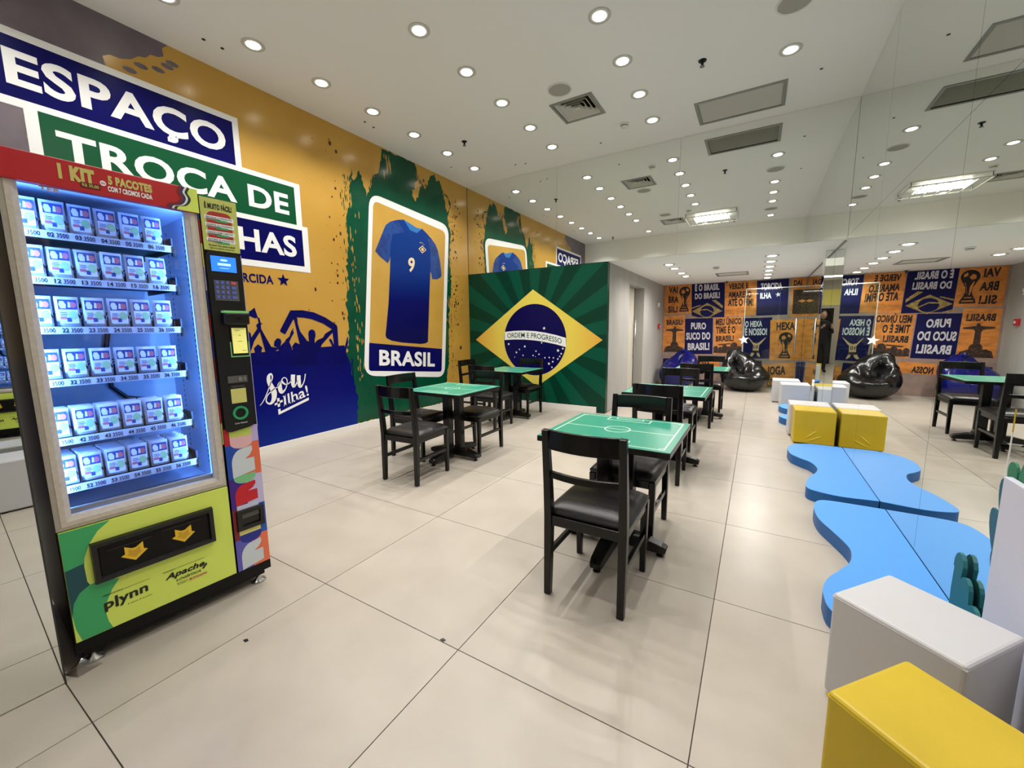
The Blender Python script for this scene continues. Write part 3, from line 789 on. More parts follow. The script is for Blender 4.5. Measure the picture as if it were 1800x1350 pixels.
print_part('poster_flag_band', [[(pcx - prx, pcz + 0.02), (pcx, pcz + 0.03), (pcx + prx * 0.95, pcz - 0.05), (pcx + prx * 0.95, pcz - 0.025), (pcx, pcz + 0.055), (pcx - prx * 0.95, pcz + 0.045)]], post(0.0065), M['poster_gold'], wp)
def trophy(tl, br, parent):
    w = br[0] - tl[0]; h = tl[1] - br[1]; x = (tl[0] + br[0]) / 2; z0 = br[1]
    body = [(-.42, 0), (.42, 0), (.38, .10), (.26, .20), (.16, .34), (.18, .48), (.34, .62), (.48, .76), (-.48, .76), (-.34, .62), (-.20, .48), (-.16, .34), (-.26, .20), (-.38, .10)]
    print_part('cup_print', [[(x + a * w, z0 + b * h) for a, b in body], ell(x, z0 + 0.80 * h, 0.48 * w, 0.20 * h, 24)], post(0.005), M['poster_text'], parent)
    print_part('cup_highlight', [[(x + a * w, z0 + b * h) for a, b in L] for L in (
        [(-.30, .055), (.30, .055), (.28, .09), (-.28, .09)], [(-.20, .16), (.20, .16), (.17, .19), (-.17, .19)],
        [(-.08, .25), (-.02, .25), (-.04, .50), (-.20, .66), (-.24, .64)], [(.06, .28), (.10, .30), (.12, .48), (.26, .62), (.20, .62)],
        [(-.30, .74), (-.10, .70), (.05, .78), (-.12, .88), (-.28, .84)], [(.10, .84), (.30, .78), (.34, .86), (.16, .93)])], post(0.0055), M['poster_orange'], parent)
trophy(S['trophy1'][0], S['trophy1'][1], wp)
trophy(S['trophy2'][0], S['trophy2'][1], wp)
(cx0, cz0), (cx1, cz1) = S['christ']; w = cx1 - cx0; h = cz0 - cz1
def ch(L): return [(cx0 + a * w, cz1 + b * h) for a, b in L]
print_part('statue_print', [ch([(.40, .22), (.62, .22), (.60, .72), (.66, .78), (.98, .80), (.99, .85), (.62, .90), (.58, .93), (.57, 1.0), (.48, 1.0), (.47, .93), (.40, .90), (.02, .86), (.01, .81), (.36, .77), (.41, .70)]),
           ch([(.30, 0), (.75, 0), (.72, .18), (.64, .24), (.38, .24), (.32, .16)]), ch([(-.05, -.25), (1.05, -.25), (1.0, -.05), (.8, .03), (.5, .02), (.2, .06), (.02, -.02)])], post(0.005), M['poster_dark'], wp)
(cx0, cz0), (cx1, cz1) = S['crowd']; w = cx1 - cx0; h = cz0 - cz1
heads = [[(cx0, cz1), (cx1, cz1), (cx1, cz1 + .45 * h), (cx0 + .6 * w, cz1 + .5 * h), (cx0, cz1 + .4 * h)]]
for a, b, r in ((.08, .5, .09), (.25, .45, .08), (.40, .62, .10), (.55, .5, .08), (.73, .78, .13), (.92, .5, .09)):
    heads.append(ell(cx0 + a * w, cz1 + b * h, r * w, r * w * 1.15, 16))
heads.append([(cx0 + .15 * w, cz1 + .95 * h), (cx0 + .6 * w, cz1 + 1.1 * h), (cx0 + .62 * w, cz1 + 1.0 * h), (cx0 + .2 * w, cz1 + .82 * h)])
print_part('fans_print', heads, post(0.005), M['poster_dark'], wp)
print_part('stadium_print', [S['daidark'][::-1]], post(0.0045), M['poster_dark'], wp)
print_part('stadium_pitch', [[(0.70, 1.86), (0.78, 1.83), (0.83, 1.86), (0.78, 1.90)]], post(0.005), M['poster_orange'], wp)
(cx0, cz0), (cx1, cz1) = S['player']; w = cx1 - cx0; h = cz0 - cz1
def pl(L): return [(cx0 + a * w, cz1 + b * h) for a, b in L]
print_part('player_print', [pl([(.28, .30), (.62, .30), (.64, .62), (.74, .70), (.98, .97), (1.0, 1.0), (.95, .98), (.62, .74), (.52, .72), (.46, .76), (.40, .72), (.30, .72), (.03, .96), (.0, 1.0), (.02, .93), (.24, .68), (.30, .60)]),
           pl([(.22, .02), (.34, .10), (.44, .30), (.28, .30), (.10, .04)]), pl([(.60, .30), (.48, .30), (.56, .10), (.70, .02), (.74, .05)])], post(0.005), M['poster_skin'], wp)
print_part('player_head', [ell(cx0 + .47 * w, cz1 + .74 * h, .07 * w, .055 * h, 14), pl([(.25, .22), (.62, .22), (.60, .34), (.28, .34)])], post(0.0055), M['poster_text'], wp)
put_text(MB(), '10', [(cx0 + .33 * w, cz1 + .44 * h), (cx0 + .58 * w, cz1 + .44 * h), (cx0 + .58 * w, cz1 + .60 * h), (cx0 + .33 * w, cz1 + .60 * h)], post(0.006), 0.03).build('player_number', M['poster_text'], wp)
print_part('poster_star', [star((0.342, 2.015), 0.055, PI / 2 + 0.2)], post(0.006), M['poster_white'], wp)

# glass door standing before the posters, its sticker and bar handle
gd = thing('door_2', None, None); tag(gd, kind='structure')
GY = YB - 0.30
M['pane'] = mat_glass('clear_glass', '#EEF5F1', 0.05)
M['pane_edge'] = mat('glass_edge', '#B9C6BE', 0.2)
MB().box(-0.24, GY - 0.005, 0.01, RX - 0.004, GY + 0.005, 2.13).build('pane', M['pane'], gd)
MB().box(-0.252, GY - 0.006, 0.0, -0.241, GY + 0.006, 2.14).box(-0.252, GY - 0.006, 2.131, RX - 0.004, GY + 0.006, 2.146).build('pane_edge', M['pane_edge'], gd)
MB().tube([(0.68, GY - 0.05, 0.76), (0.68, GY - 0.05, 1.50)], 0.016, 10).build('bar_handle', M['steel'], gd, smooth=True)
for z in (0.86, 1.40): MB().tube([(0.68, GY - 0.05, z), (0.68, GY - 0.004, z)], 0.009, 8).build('handle_post', M['steel'], gd)
MB().poly(star((-0.235, 1.06), 0.105, PI / 2 + 0.15), lambda x, z: (x, GY - 0.0075, z)).build('star_sticker', M['white_print'], gd)

# ------------------------------------------------------------------ mirrored right wall
wr = MB().box(RX + 0.010, -1.6, 0, RX + 0.15, YB + 0.12, HC + 0.05).build('wall_right', M['seam']); tag(wr, kind='structure')
ys = [-1.58, -0.44, 1.28, 3.0, 4.715, YM - 0.001]
for a, b in zip(ys[:-1], ys[1:]):
    for z0, z1 in ((0.002, 2.372), (2.374, HC - 0.002)):
        if b < 0.3 and z0 > 2: continue
        MB().box(RX, a + 0.0015, z0, RX + 0.009, b - 0.0015, z1).build('mirror_panel', M['mirror_r'], wr)
for a, b in ((YM + 0.001, 8.25), (8.252, YB - 0.001)):
    MB().box(RX, a + 0.0015, 0.002, RX + 0.009, b - 0.0015, HL - 0.002).build('mirror_panel', M['mirror_r'], wr)
MB().box(RX - 0.012, YM + 0.13, HL - 0.012, RX, YB, HL).build('ceiling_bead', M['alu'], wr)
pc = MB().box(RX - 0.094, 7.006, 0, RX, 7.28, HL).build('pillar', M['seam']); tag(pc, kind='structure')
MB().box(RX - 0.099, 7.0, 0.002, RX - 0.001, 7.0055, HL - 0.003).build('mirror_panel', M['mirror'], pc)
MB().box(RX - 0.0995, 7.007, 0.002, RX - 0.0945, 7.28, HL - 0.003).build('mirror_panel', M['mirror'], pc)
MB().box(RX - 0.101, 6.9985, 0.0, RX - 0.0975, 7.0015, HL - 0.003).build('edge_bead', M['steel'], pc)

# ------------------------------------------------------------------ entrance side: pier with mirror, bulkhead, passage behind the viewer
ANG = math.radians(2.05)
wpier = MB()
wpier.box(MX - 0.15, -4.2, 0, -2.36, 0.2745, HC).build('wall_pier', M['white_wall'])
wpier = bpy.data.objects['wall_pier']; tag(wpier, kind='structure')
mp = MB().box(-0.012, -1.9, 0.004, 0.0, 0.0, 2.9).build('mirror_panel', M['mirror'], wpier)
mp.location = (-2.2245, 0.306, 0); mp.rotation_euler = (0, 0, -ANG)
ed = MB().box(-0.02, -0.001, 0.0, 0.0008, 0.004, 2.9).build('mirror_edge', M['seam'], wpier); ed.location = mp.location; ed.rotation_euler = mp.rotation_euler
MB().box(-3.3, 0.275, 0.0, -2.24, 0.283, 2.1).build('added_dark_board', M['dark'], wpier)  # dark board added so the machine's side reflects black, not the white pier
wfront = MB().box(-2.36, 0.20, 2.9, RX + 0.01, 0.283, HC).build('wall_front', M['white_wall']); tag(wfront, kind='structure')
wfront2 = MB().box(-2.36, -4.25, 0, RX + 0.15, -4.15, 3.0).build('wall_passage', mat('warm_wall_paint', '#AFA79B', 0.7)); tag(wfront2, kind='structure')
cl3 = MB().box(-2.36, -4.25, 2.92, RX + 0.15, 0.2, 3.02).build('ceiling', M['ceil_low']); tag(cl3, kind='structure')
MB().box(-1.2, -4.145, 2.05, RX, -4.13, 2.6).build('yellow_band', mat('yellow_band_paint', '#D9CE6E', 0.6), wfront2)
MB().box(-0.6, -4.145, 0.0, RX, -4.13, 1.95).build('dark_shopfront', mat('dark_shop_glass', '#0B0B0C', 0.15), wfront2)
wside2 = MB().box(RX + 0.010, -4.2, 0, RX + 0.15, -1.6, 3.0).build('wall_passage', M['white_wall']); tag(wside2, kind='structure')
# ------------------------------------------------------------------ ceiling fixtures
trim_me = MB().ring(0.070, 0.092, -0.006, 0.0, 28).mesh('trim_ring', mat('satin_trim', '#BDBCB6', 0.45), smooth=False)
cup_me = MB().lathe([(0.068, -0.005), (0.058, -0.0012), (0.0, -0.001)], 28).mesh('reflector', M['trim_white'])
lens_me = MB().lathe([(0.056, -0.0015), (0.054, -0.008), (0.035, -0.013), (0.0, -0.014)], 24).mesh('diffuser', M['lamp'], smooth=True)
lamp_data = bpy.data.lights.new('downlight_lamp', 'SPOT')
lamp_data.energy = LAMP_W; lamp_data.color = LAMP_COL; lamp_data.spot_size = math.radians(122); lamp_data.spot_blend = 0.85; lamp_data.shadow_soft_size = 0.022
ORD = ['first', 'second', 'third', 'fourth', 'fifth', 'sixth', 'seventh', 'eighth', 'ninth', 'tenth']
lamp_low = lamp_data.copy(); lamp_low.energy = LAMP_W * 0.8; lamp_low.spot_size = math.radians(165)
def downlight(x, y, z, label, group):
    t = thing('downlight', label, 'ceiling light', (x, y, z), 0, group)
    link('trim_ring', trim_me, t); link('reflector', cup_me, t); link('diffuser', lens_me, t)
    l = bpy.data.objects.new('downlight_lamp', lamp_data if z > 3 else lamp_low); COL.objects.link(l); l.parent = t; l.location = (0, 0, -0.03)
    return t
rows = [(-3.97, [5.53, 4.87, 4.21, 3.54, 2.89, 2.23, 1.60, 0.90], 'row beside the mural'), (-2.605, [5.49, 4.85, 4.18, 3.53, 2.87, 2.22, 0.95], 'second row from the mural'),
        (-1.25, [5.48, 4.83, 4.18, 3.52, 2.87, 1.0], 'third row from the mural'), (0.11, [4.84, 3.52, 2.87, 2.22, 1.0], 'row closest to the mirror wall')]
for x, ys_, nm in rows:
    for k, y in enumerate(ys_):
        downlight(x, y, HC, 'lit round downlight, %s from the mirrored fascia in the %s' % (ORD[k], nm), 'downlights in the main ceiling')
for k, y in enumerate([7.04, 7.55, 8.28, 8.82]):
    downlight(-1.27, y, HL, 'lit downlight in the low ceiling by the grey wall, %s from the fascia' % ORD[k], 'downlights in the low ceiling')
for k, y in enumerate([7.02, 7.61, 8.24, 8.82, 9.46, 10.08]):
    downlight(0.12, y, HL, 'lit downlight in the low ceiling near the mirror wall, %s from the fascia' % ORD[k], 'downlights in the low ceiling')

sp_ring = MB().ring(0.115, 0.13, -0.008, 0.0, 32).mesh('rim', M['trim_white'])
sp_mesh = MB().lathe([(0.115, -0.004), (0.09, -0.007), (0.0, -0.008)], 32).mesh('speaker_mesh', M['speaker'])
for x, y, nm in ((-1.95, 4.29, 'round grey ceiling speaker beside the square air diffuser'), (0.10, 4.19, 'round grey ceiling speaker in the row closest to the mirror wall, past the long grille'),
                 (0.10, 1.60, 'round grey ceiling speaker above the yellow and white cubes'), (-1.93, 2.36, 'round grey ceiling speaker beside the square diffuser over the entrance')):
    t = thing('ceiling_speaker', nm, 'speaker', (x, y, HC), 0, 'round ceiling speakers')
    link('rim', sp_ring, t); link('speaker_mesh', sp_mesh, t)

def diffuser_mesh(s):
    def ringsq(a, b, za, zb):
        m = MB()
        q = lambda r, z: [(-r, -r, z), (r, -r, z), (r, r, z), (-r, r, z)]
        m.loft([q(a, za), q(b, zb), q(b - 0.004, zb + 0.001), q(a - 0.004, za + 0.001)], caps=False)
        return m
    L = []
    for k in range(4):
        b = s * (0.42 - 0.095 * k); L.append(ringsq(b - 0.045, b, 0.045, -0.004).mesh('louver', M['slat']))
    fr = MB()
    q = lambda r, z: [(-r, -r, z), (r, -r, z), (r, r, z), (-r, r, z)]
    fr.loft([q(s / 2, 0), q(s / 2, -0.008), q(s / 2 - 0.03, -0.012), q(s / 2 - 0.035, 0)], caps=False)
    return L, fr.mesh('frame', M['alu']), MB().box(-s / 2 + 0.016, -s / 2 + 0.016, 0.09, s / 2 - 0.016, s / 2 - 0.016, 0.095).box(-s / 2 + 0.016, -s / 2 + 0.016, 0.0, -s / 2 + 0.02, s / 2 - 0.016, 0.09).box(s / 2 - 0.02, -s / 2 + 0.016, 0.0, s / 2 - 0.016, s / 2 - 0.016, 0.09).box(-s / 2 + 0.02, -s / 2 + 0.016, 0.0, s / 2 - 0.02, -s / 2 + 0.02, 0.09).box(-s / 2 + 0.02, s / 2 - 0.02, 0.0, s / 2 - 0.02, s / 2 - 0.016, 0.09).mesh('duct', M['dark'])
LV, FRM, DUCT = diffuser_mesh(0.50)
core = MB().loft([[(-0.03, -0.03, 0.0), (0.03, -0.03, 0.0), (0.03, 0.03, 0.0), (-0.03, 0.03, 0.0)], [(-0.012, -0.012, 0.03), (0.012, -0.012, 0.03), (0.012, 0.012, 0.03), (-0.012, 0.012, 0.03)]]).mesh('core', M['slat'])
for x, y, nm in ((*SQ[0], 'square louvred air diffuser in the main ceiling, toward the flag wall'), (*SQ[1], 'square louvred air diffuser in the main ceiling over the entrance')):
    t = thing('air_diffuser', nm, 'vent', (x, y, HC), 0, 'square air diffusers')
    for me in LV: link('louver', me, t)
    link('frame', FRM, t); link('duct', DUCT, t); link('core', core, t)

def grille(name, label, cx, cy, z, w, d, n, fw_, slat_m):
    t = thing(name, label, 'vent', (cx, cy, z), 0)
    f = MB()
    f.box(-w / 2, -d / 2, -0.008, w / 2, -d / 2 + fw_, 0).box(-w / 2, d / 2 - fw_, -0.008, w / 2, d / 2, 0)
    f.box(-w / 2, -d / 2 + fw_, -0.008, -w / 2 + fw_, d / 2 - fw_, 0).box(w / 2 - fw_, -d / 2 + fw_, -0.008, w / 2, d / 2 - fw_, 0)
    f.build('frame', M['alu'], t)
    q = 0.016
    MB().box(-w / 2 + q, -d / 2 + q, 0.088, w / 2 - q, d / 2 - q, 0.093).box(-w / 2 + q, -d / 2 + q, 0, -w / 2 + fw_ - 0.002, d / 2 - q, 0.088).box(w / 2 - fw_ + 0.002, -d / 2 + q, 0, w / 2 - q, d / 2 - q, 0.088).box(-w / 2 + fw_, -d / 2 + q, 0, w / 2 - fw_, -d / 2 + fw_ - 0.002, 0.088).box(-w / 2 + fw_, d / 2 - fw_ + 0.002, 0, w / 2 - fw_, d / 2 - q, 0.088).build('duct', M['dark'], t)
    iw = w / 2 - fw_ - 0.001; step = (d - 2 * fw_) / n; h = 0.030
    me = MB().add([(-iw, -step * 0.45, 0), (iw, -step * 0.45, 0), (iw, step * 0.5, -h), (-iw, step * 0.5, -h), (-iw, -step * 0.45 + 0.003, 0.002), (iw, -step * 0.45 + 0.003, 0.002), (iw, step * 0.5 + 0.003, -h + 0.002), (-iw, step * 0.5 + 0.003, -h + 0.002)],
                  [(0, 1, 2, 3)[::-1], (4, 5, 6, 7), (0, 1, 5, 4), (2, 3, 7, 6), (1, 2, 6, 5), (3, 0, 4, 7)]).mesh('slat', slat_m)
    for k in range(n):
        link('slat', me, t, (0, -d / 2 + fw_ + (k + 0.5) * step, 0.030))
    return t
grille('return_grille', 'long rectangular slatted return air grille near the mirrored fascia', -0.325, 5.645, HC, 0.89, 0.58, 17, 0.035, M['slat'])
grille('low_grille', 'small slatted air grille in the low ceiling before the posters', -0.47, 8.98, HL, 0.54, 0.52, 8, 0.03, M['slat'])

spr = MB().lathe([(0.0, 0), (0.038, 0), (0.034, -0.008), (0.012, -0.01), (0.012, -0.045), (0.0, -0.045)], 14).mesh('sprinkler_body', mat('dark_teal_metal', '#1D2F38', 0.35, metal=0.8))
defl = MB().lathe([(0.0, -0.055), (0.022, -0.055), (0.022, -0.051), (0.0, -0.051)], 12).mesh('deflector', M['steel_dark'])
arm = MB().tube([(-0.014, 0, -0.043), (-0.012, 0, -0.053)], 0.003, 5).tube([(0.014, 0, -0.043), (0.012, 0, -0.053)], 0.003, 5).mesh('yoke', M['steel_dark'])
for x, y, z, nm in ((-0.60, 4.58, HC, 'fire sprinkler head in the ceiling, between the long grille and the row of lamps'), (-3.54, 4.71, HC, 'fire sprinkler head in the ceiling, above the shirt card'),
                    (-0.62, 1.0, HC, 'fire sprinkler head in the ceiling, beside the caged light'), (-3.62, 0.75, HC, 'fire sprinkler head in the ceiling, above the vending machine'), (-0.64, 10.40, HL, 'fire sprinkler head in the low ceiling, at the poster wall')):
    t = thing('fire_sprinkler', nm, 'sprinkler', (x, y, z), 0, 'fire sprinklers')
    link('sprinkler_body', spr, t); link('deflector', defl, t); link('yoke', arm, t)
smk = MB().lathe([(0.0, 0), (0.055, 0), (0.055, -0.018), (0.042, -0.022), (0.042, -0.032), (0.03, -0.048), (0.0, -0.05)], 20).mesh('detector_body', M['trim_white'])
smk2 = MB().ring(0.040, 0.0435, -0.031, -0.024, 20).mesh('dark_slot', M['black_plastic'])
for x, y, z, nm in ((-1.57, 5.39, HC, 'white smoke detector by the square diffuser, close to the fascia'), (-1.42, 2.45, HC, 'white smoke detector beside the caged light'), (-0.65, 7.78, HL, 'white smoke detector in the low ceiling')):
    t = thing('smoke_detector', nm, 'smoke detector', (x, y, z), 0, 'smoke detectors')
    link('detector_body', smk, t); link('dark_slot', smk2, t)

# caged light over the entrance (seen in the mirrors)
t = thing('caged_light', 'white caged ceiling light with cross bars, seen in the mirrored fascia', 'ceiling light', (-1.03, 1.74, HC))
MB().box(-0.52, -0.42, -0.012, 0.52, 0.42, 0).build('tray', M['trim_white'], t)
fr = MB()
fr.box(-0.52, -0.43, -0.10, 0.52, -0.41, -0.08).box(-0.52, 0.41, -0.10, 0.52, 0.43, -0.08).box(-0.53, -0.43, -0.10, -0.51, 0.43, -0.08).box(0.51, -0.43, -0.10, 0.53, 0.43, -0.08)
fr.build('frame', M['trim_white'], t)
for k in range(5): MB().box(-0.35 + 0.17 * k - 0.008, -0.41, -0.098, -0.35 + 0.17 * k + 0.008, 0.41, -0.084).build('cross_bar', M['trim_white'], t)
for x in (-0.5, 0.5):
    for y in (-0.40, 0.40): MB().tube([(x, y, -0.08), (x, y, -0.012)], 0.008, 6).build('hanger', M['steel_dark'], t)
for y in (-0.10, 0.10): MB().tube([(-0.34, y, -0.045), (0.30, y, -0.045)], 0.02, 10).build('lamp_tube', M['lamp'], t, smooth=True)
ad = bpy.data.lights.new('caged_lamp', 'AREA'); ad.shape = 'RECTANGLE'; ad.size = 0.7; ad.size_y = 0.4; ad.energy = 8; ad.color = (1, 0.97, 0.92)
al = bpy.data.objects.new('caged_lamp', ad); COL.objects.link(al); al.parent = t; al.location = (0, 0, -0.075)
# passage light behind the viewer
t = thing('passage_light', 'bright ceiling light in the passage behind the viewer', 'ceiling light', (-0.6, -2.4, 2.92))
MB().box(-0.6, -0.15, -0.03, 0.6, 0.15, 0).build('tray', M['trim_white'], t); MB().box(-0.57, -0.12, -0.036, 0.57, 0.12, -0.03).build('diffuser', M['lamp'], t)
ad = bpy.data.lights.new('passage_lamp', 'AREA'); ad.shape = 'RECTANGLE'; ad.size = 1.1; ad.size_y = 0.24; ad.energy = 14; ad.color = (1, 0.97, 0.92)
al = bpy.data.objects.new('passage_lamp', ad); COL.objects.link(al); al.parent = t; al.location = (0, 0, -0.05)

# small devices on the grey wall
t = thing('wall_sensor', 'small white sensor box high on the grey side wall', 'sensor', (SX, 9.95, 1.86)); MB().box(0, -0.03, -0.05, 0.035, 0.03, 0.05).build('case', M['trim_white'], t, bevel=0.006); MB().box(0.035, -0.012, -0.035, 0.038, 0.012, -0.01).build('lens', M['black_plastic'], t)
t = thing('fire_alarm_button', 'small red fire alarm call point on the grey side wall', 'fire alarm', (SX, 10.02, 1.37))
red = mat('red_enamel', '#B01620', 0.4)
MB().box(0, -0.05, -0.055, 0.045, 0.05, 0.055).build('case', red, t, bevel=0.006); MB().box(0.0455, -0.022, -0.022, 0.049, 0.022, 0.022).build('press_plate', M['trim_white'], t)

# ------------------------------------------------------------------ tables
def make_table():
    t = thing('pitch_table', '', 'table', group='green football pitch tables')
    w, d, H = 0.73, 0.71, 0.74
    MB().box(-w / 2, -d / 2, H - 0.034, w / 2, d / 2, H - 0.002).build('table_edge', M['wood'], t, bevel=0.003)
    top = MB().box(-w / 2 + 0.002, -d / 2 + 0.002, H - 0.002, w / 2 - 0.002, d / 2 - 0.002, H).build('tabletop', M['table_green'], t)
    ln = MB(); z = H + 0.0006; k = 0.0035
    fn = lambda a, b: (a, b, z)
    def seg(x0, y0, x1, y1):
        if x0 == x1: ln.poly(rect(x0 - k, min(y0, y1) - k, x0 + k, max(y0, y1) + k), fn)
        else: ln.poly(rect(min(x0, x1) - k, y0 - k, max(x0, x1) + k, y0 + k), fn)
    bx, by = w / 2 - 0.038, d / 2 - 0.038
    seg(-bx, -by, bx, -by); seg(-bx, by, bx, by); seg(-bx, -by, -bx, by); seg(bx, -by, bx, by); seg(-bx, 0, bx, 0)
    for s in (-1, 1):
        seg(-0.135, s * by, -0.135, s * (by - 0.085)); seg(0.135, s * by, 0.135, s * (by - 0.085)); seg(-0.135, s * (by - 0.085), 0.135, s * (by - 0.085))
        seg(-0.085, s * by, -0.085, s * (by - 0.04)); seg(0.085, s * by, 0.085, s * (by - 0.04)); seg(-0.085, s * (by - 0.04), 0.085, s * (by - 0.04))
    ln.poly([ell(0, 0, 0.078, 0.078, 40), ell(0, 0, 0.071, 0.071, 40)], fn)
    for sx in (-1, 1):
        for sy in (-1, 1):
            ln.add([fn(sx * bx - sx * 0.03 * math.cos(a), sy * by - sy * 0.03 * math.sin(a)) for a in (0, 0.5, 1.07, 1.57)] + [fn(sx * bx - sx * 0.025 * math.cos(a), sy * by - sy * 0.025 * math.sin(a)) for a in (1.57, 1.07, 0.5, 0)], [tuple(range(8)) if sx * sy > 0 else tuple(range(7, -1, -1))])
    ln.build('pitch_lines', M['table_line'], top)
    MB().box(-0.22, -0.035, H - 0.06, 0.22, 0.035, H - 0.034).box(-0.035, -0.25, H - 0.06, 0.035, 0.25, H - 0.0345).build('top_bearer', M['wood'], t)
    for s in (-1, 1):
        MB().box(s * 0.075 - 0.038, -0.04, 0.09, s * 0.075 + 0.038, 0.04, H - 0.06).build('post', M['wood'], t, bevel=0.004)
    for ax in range(4):
        a = ax * PI / 2; L = 0.31 if ax % 2 == 0 else 0.37
        pts = [(0.0, 0, 0.075), (L * 0.55, 0, 0.068), (L - 0.03, 0, 0.05), (L, 0, 0.042)]
        leg = MB().sweep(pts, [0.085, 0.08, 0.07, 0.062], [0.075, 0.07, 0.05, 0.036], side=(0, 1, 0)).build('base_leg', M['wood'], t, bevel=0.006, rotz=a)
        MB().lathe([(0.0, 0), (0.022, 0), (0.022, 0.008), (0.009, 0.012), (0.009, 0.03), (0, 0.03)], 12, (L - 0.035, 0, 0)).build('glide', M['black_plastic'], leg)
    return t
tb = make_table()
tables = [(-0.69, 2.385, 0, 'green pitch table closest to the viewer, with a chair back before it'), (-0.715, 4.19, 0, 'green pitch table in the middle of the row leading to the bean bags'),
          (-0.665, 6.62, 0, 'green pitch table farthest back, beside the bean bags'), (-2.70, 3.285, 0, 'green pitch table in front of the shirt card on the mural'), (-3.16, 5.26, 0, 'green pitch table in the corner before the flag wall')]
for k, (x, y, r, lab) in enumerate(tables):
    t = tb if k == 0 else copy_tree(tb)
    t.location = (x, y, 0); t.rotation_euler = (0, 0, r); t['label'] = lab

# ------------------------------------------------------------------ chairs (local: sitter looks along +y)
def make_chair():
    t = thing('dining_chair', '', 'chair', group='black wooden dining chairs')
    for s in (-1, 1):
        MB().sweep([(s * 0.188, -0.222, 0), (s * 0.188, -0.214, 0.22), (s * 0.188, -0.208, 0.42), (s * 0.188, -0.222, 0.60), (s * 0.188, -0.252, 0.87)],
                   [0.034, 0.038, 0.040, 0.038, 0.034], [0.034, 0.040, 0.046, 0.040, 0.030], side=(1, 0, 0)).build('rear_leg', M['wood'], t, bevel=0.004)
        MB().sweep([(s * 0.186, 0.212, 0), (s * 0.188, 0.209, 0.42)], [0.030, 0.040], [0.030, 0.040], side=(1, 0, 0)).build('front_leg', M['wood'], t, bevel=0.004)
        MB().box(s * 0.188 - 0.011, -0.19, 0.205, s * 0.188 + 0.011, 0.193, 0.235).build('stretcher', M['wood'], t, bevel=0.003)
        MB().box(s * 0.188 - 0.012, -0.186, 0.372, s * 0.188 + 0.012, 0.190, 0.422).build('side_rail', M['wood'], t, bevel=0.003)
    MB().box(-0.169, 0.197, 0.372, 0.169, 0.221, 0.422).build('front_rail', M['wood'], t, bevel=0.003)
    MB().box(-0.169, -0.222, 0.372, 0.169, -0.198, 0.422).build('rear_rail', M['wood'], t, bevel=0.003)
    def crossrail(z, y, h, th, bow, name):
        pts = [(-0.172 + 0.344 * k / 8, y - bow * math.sin(PI * k / 8), z) for k in range(9)]
        return MB().sweep(pts, h, th, side=(0, 0.08, 1)).build(name, M['wood'], t, bevel=0.003)
    crossrail(0.822, -0.246, 0.094, 0.022, 0.030, 'top_rail')
    crossrail(0.642, -0.228, 0.034, 0.020, 0.030, 'mid_rail')
    # padded seat
    n = 14; vs = []; fs = []
    for j in range(n + 1):
        for i in range(n + 1):
            u = -1 + 2 * i / n; v = -1 + 2 * j / n
            e = (1 - abs(u) ** 6) * (1 - abs(v) ** 6)
            x = u * 0.212 * (1 - 0.03 * abs(v) ** 4); y = v * 0.222 * (1 - 0.03 * abs(u) ** 4) + 0.012
            vs.append((x, y, 0.440 + 0.034 * e ** 0.6 + 0.006 * e * math.sin(9 * v + 0.6) * 0.5))
    for j in range(n):
        for i in range(n):
            a = j * (n + 1) + i; fs.append((a, a + 1, a + n + 2, a + n + 1))
    edge = [i for i in range(n + 1)] + [(j + 1) * (n + 1) - 1 for j in range(1, n + 1)] + [n * (n + 1) + i for i in range(n - 1, -1, -1)] + [j * (n + 1) for j in range(n - 1, 0, -1)]
    b = len(vs)
    for e in edge: vs.append((vs[e][0] * 0.985, vs[e][1] * 0.985, 0.4225))
    for k in range(len(edge)):
        k2 = (k + 1) % len(edge); fs.append((edge[k2], edge[k], b + k, b + k2))
    fs.append(tuple(b + k for k in range(len(edge) - 1, -1, -1)))
    MB().add(vs, fs).build('seat', M['leather'], t, smooth=True)
    return t
ch0 = make_chair()
chairs = [(-0.655, 1.965, 0.0, 'black chair closest to the viewer, its back turned to us'),
          (-0.675, 2.665, PI, 'black chair facing us across the closest green table'),
          (-0.70, 3.80, 0.02, 'black chair with its back to us at the middle table of the bean bag row'),
          (-0.745, 4.86, PI, 'black chair facing us across the middle table of the bean bag row'),
          (-0.66, 6.12, 0.0, 'black chair with its back to us at the farthest table'),
          (-0.62, 7.20, PI, 'black chair facing us across the farthest table, before the black bean bag'),
          (-2.655, 2.68, 0.05, 'black chair with its back to us at the table before the shirt card'),
          (-3.08, 3.175, -PI / 2, 'black chair on the mural side of the table before the shirt card'),
          (-2.645, 3.615, PI, 'black chair facing us across the table before the shirt card'),
          (-3.13, 4.66, 0.0, 'black chair with its back to us at the corner table by the flag'),
          (-3.70, 5.17, -PI / 2, 'black chair on the mural side of the corner table by the flag'),
          (-3.125, 5.565, PI, 'black chair facing us before the flag wall')]
for k, (x, y, r, lab) in enumerate(chairs):
    t = ch0 if k == 0 else copy_tree(ch0)
    t.location = (x, y, 0); t.rotation_euler = (0, 0, r); t['label'] = lab

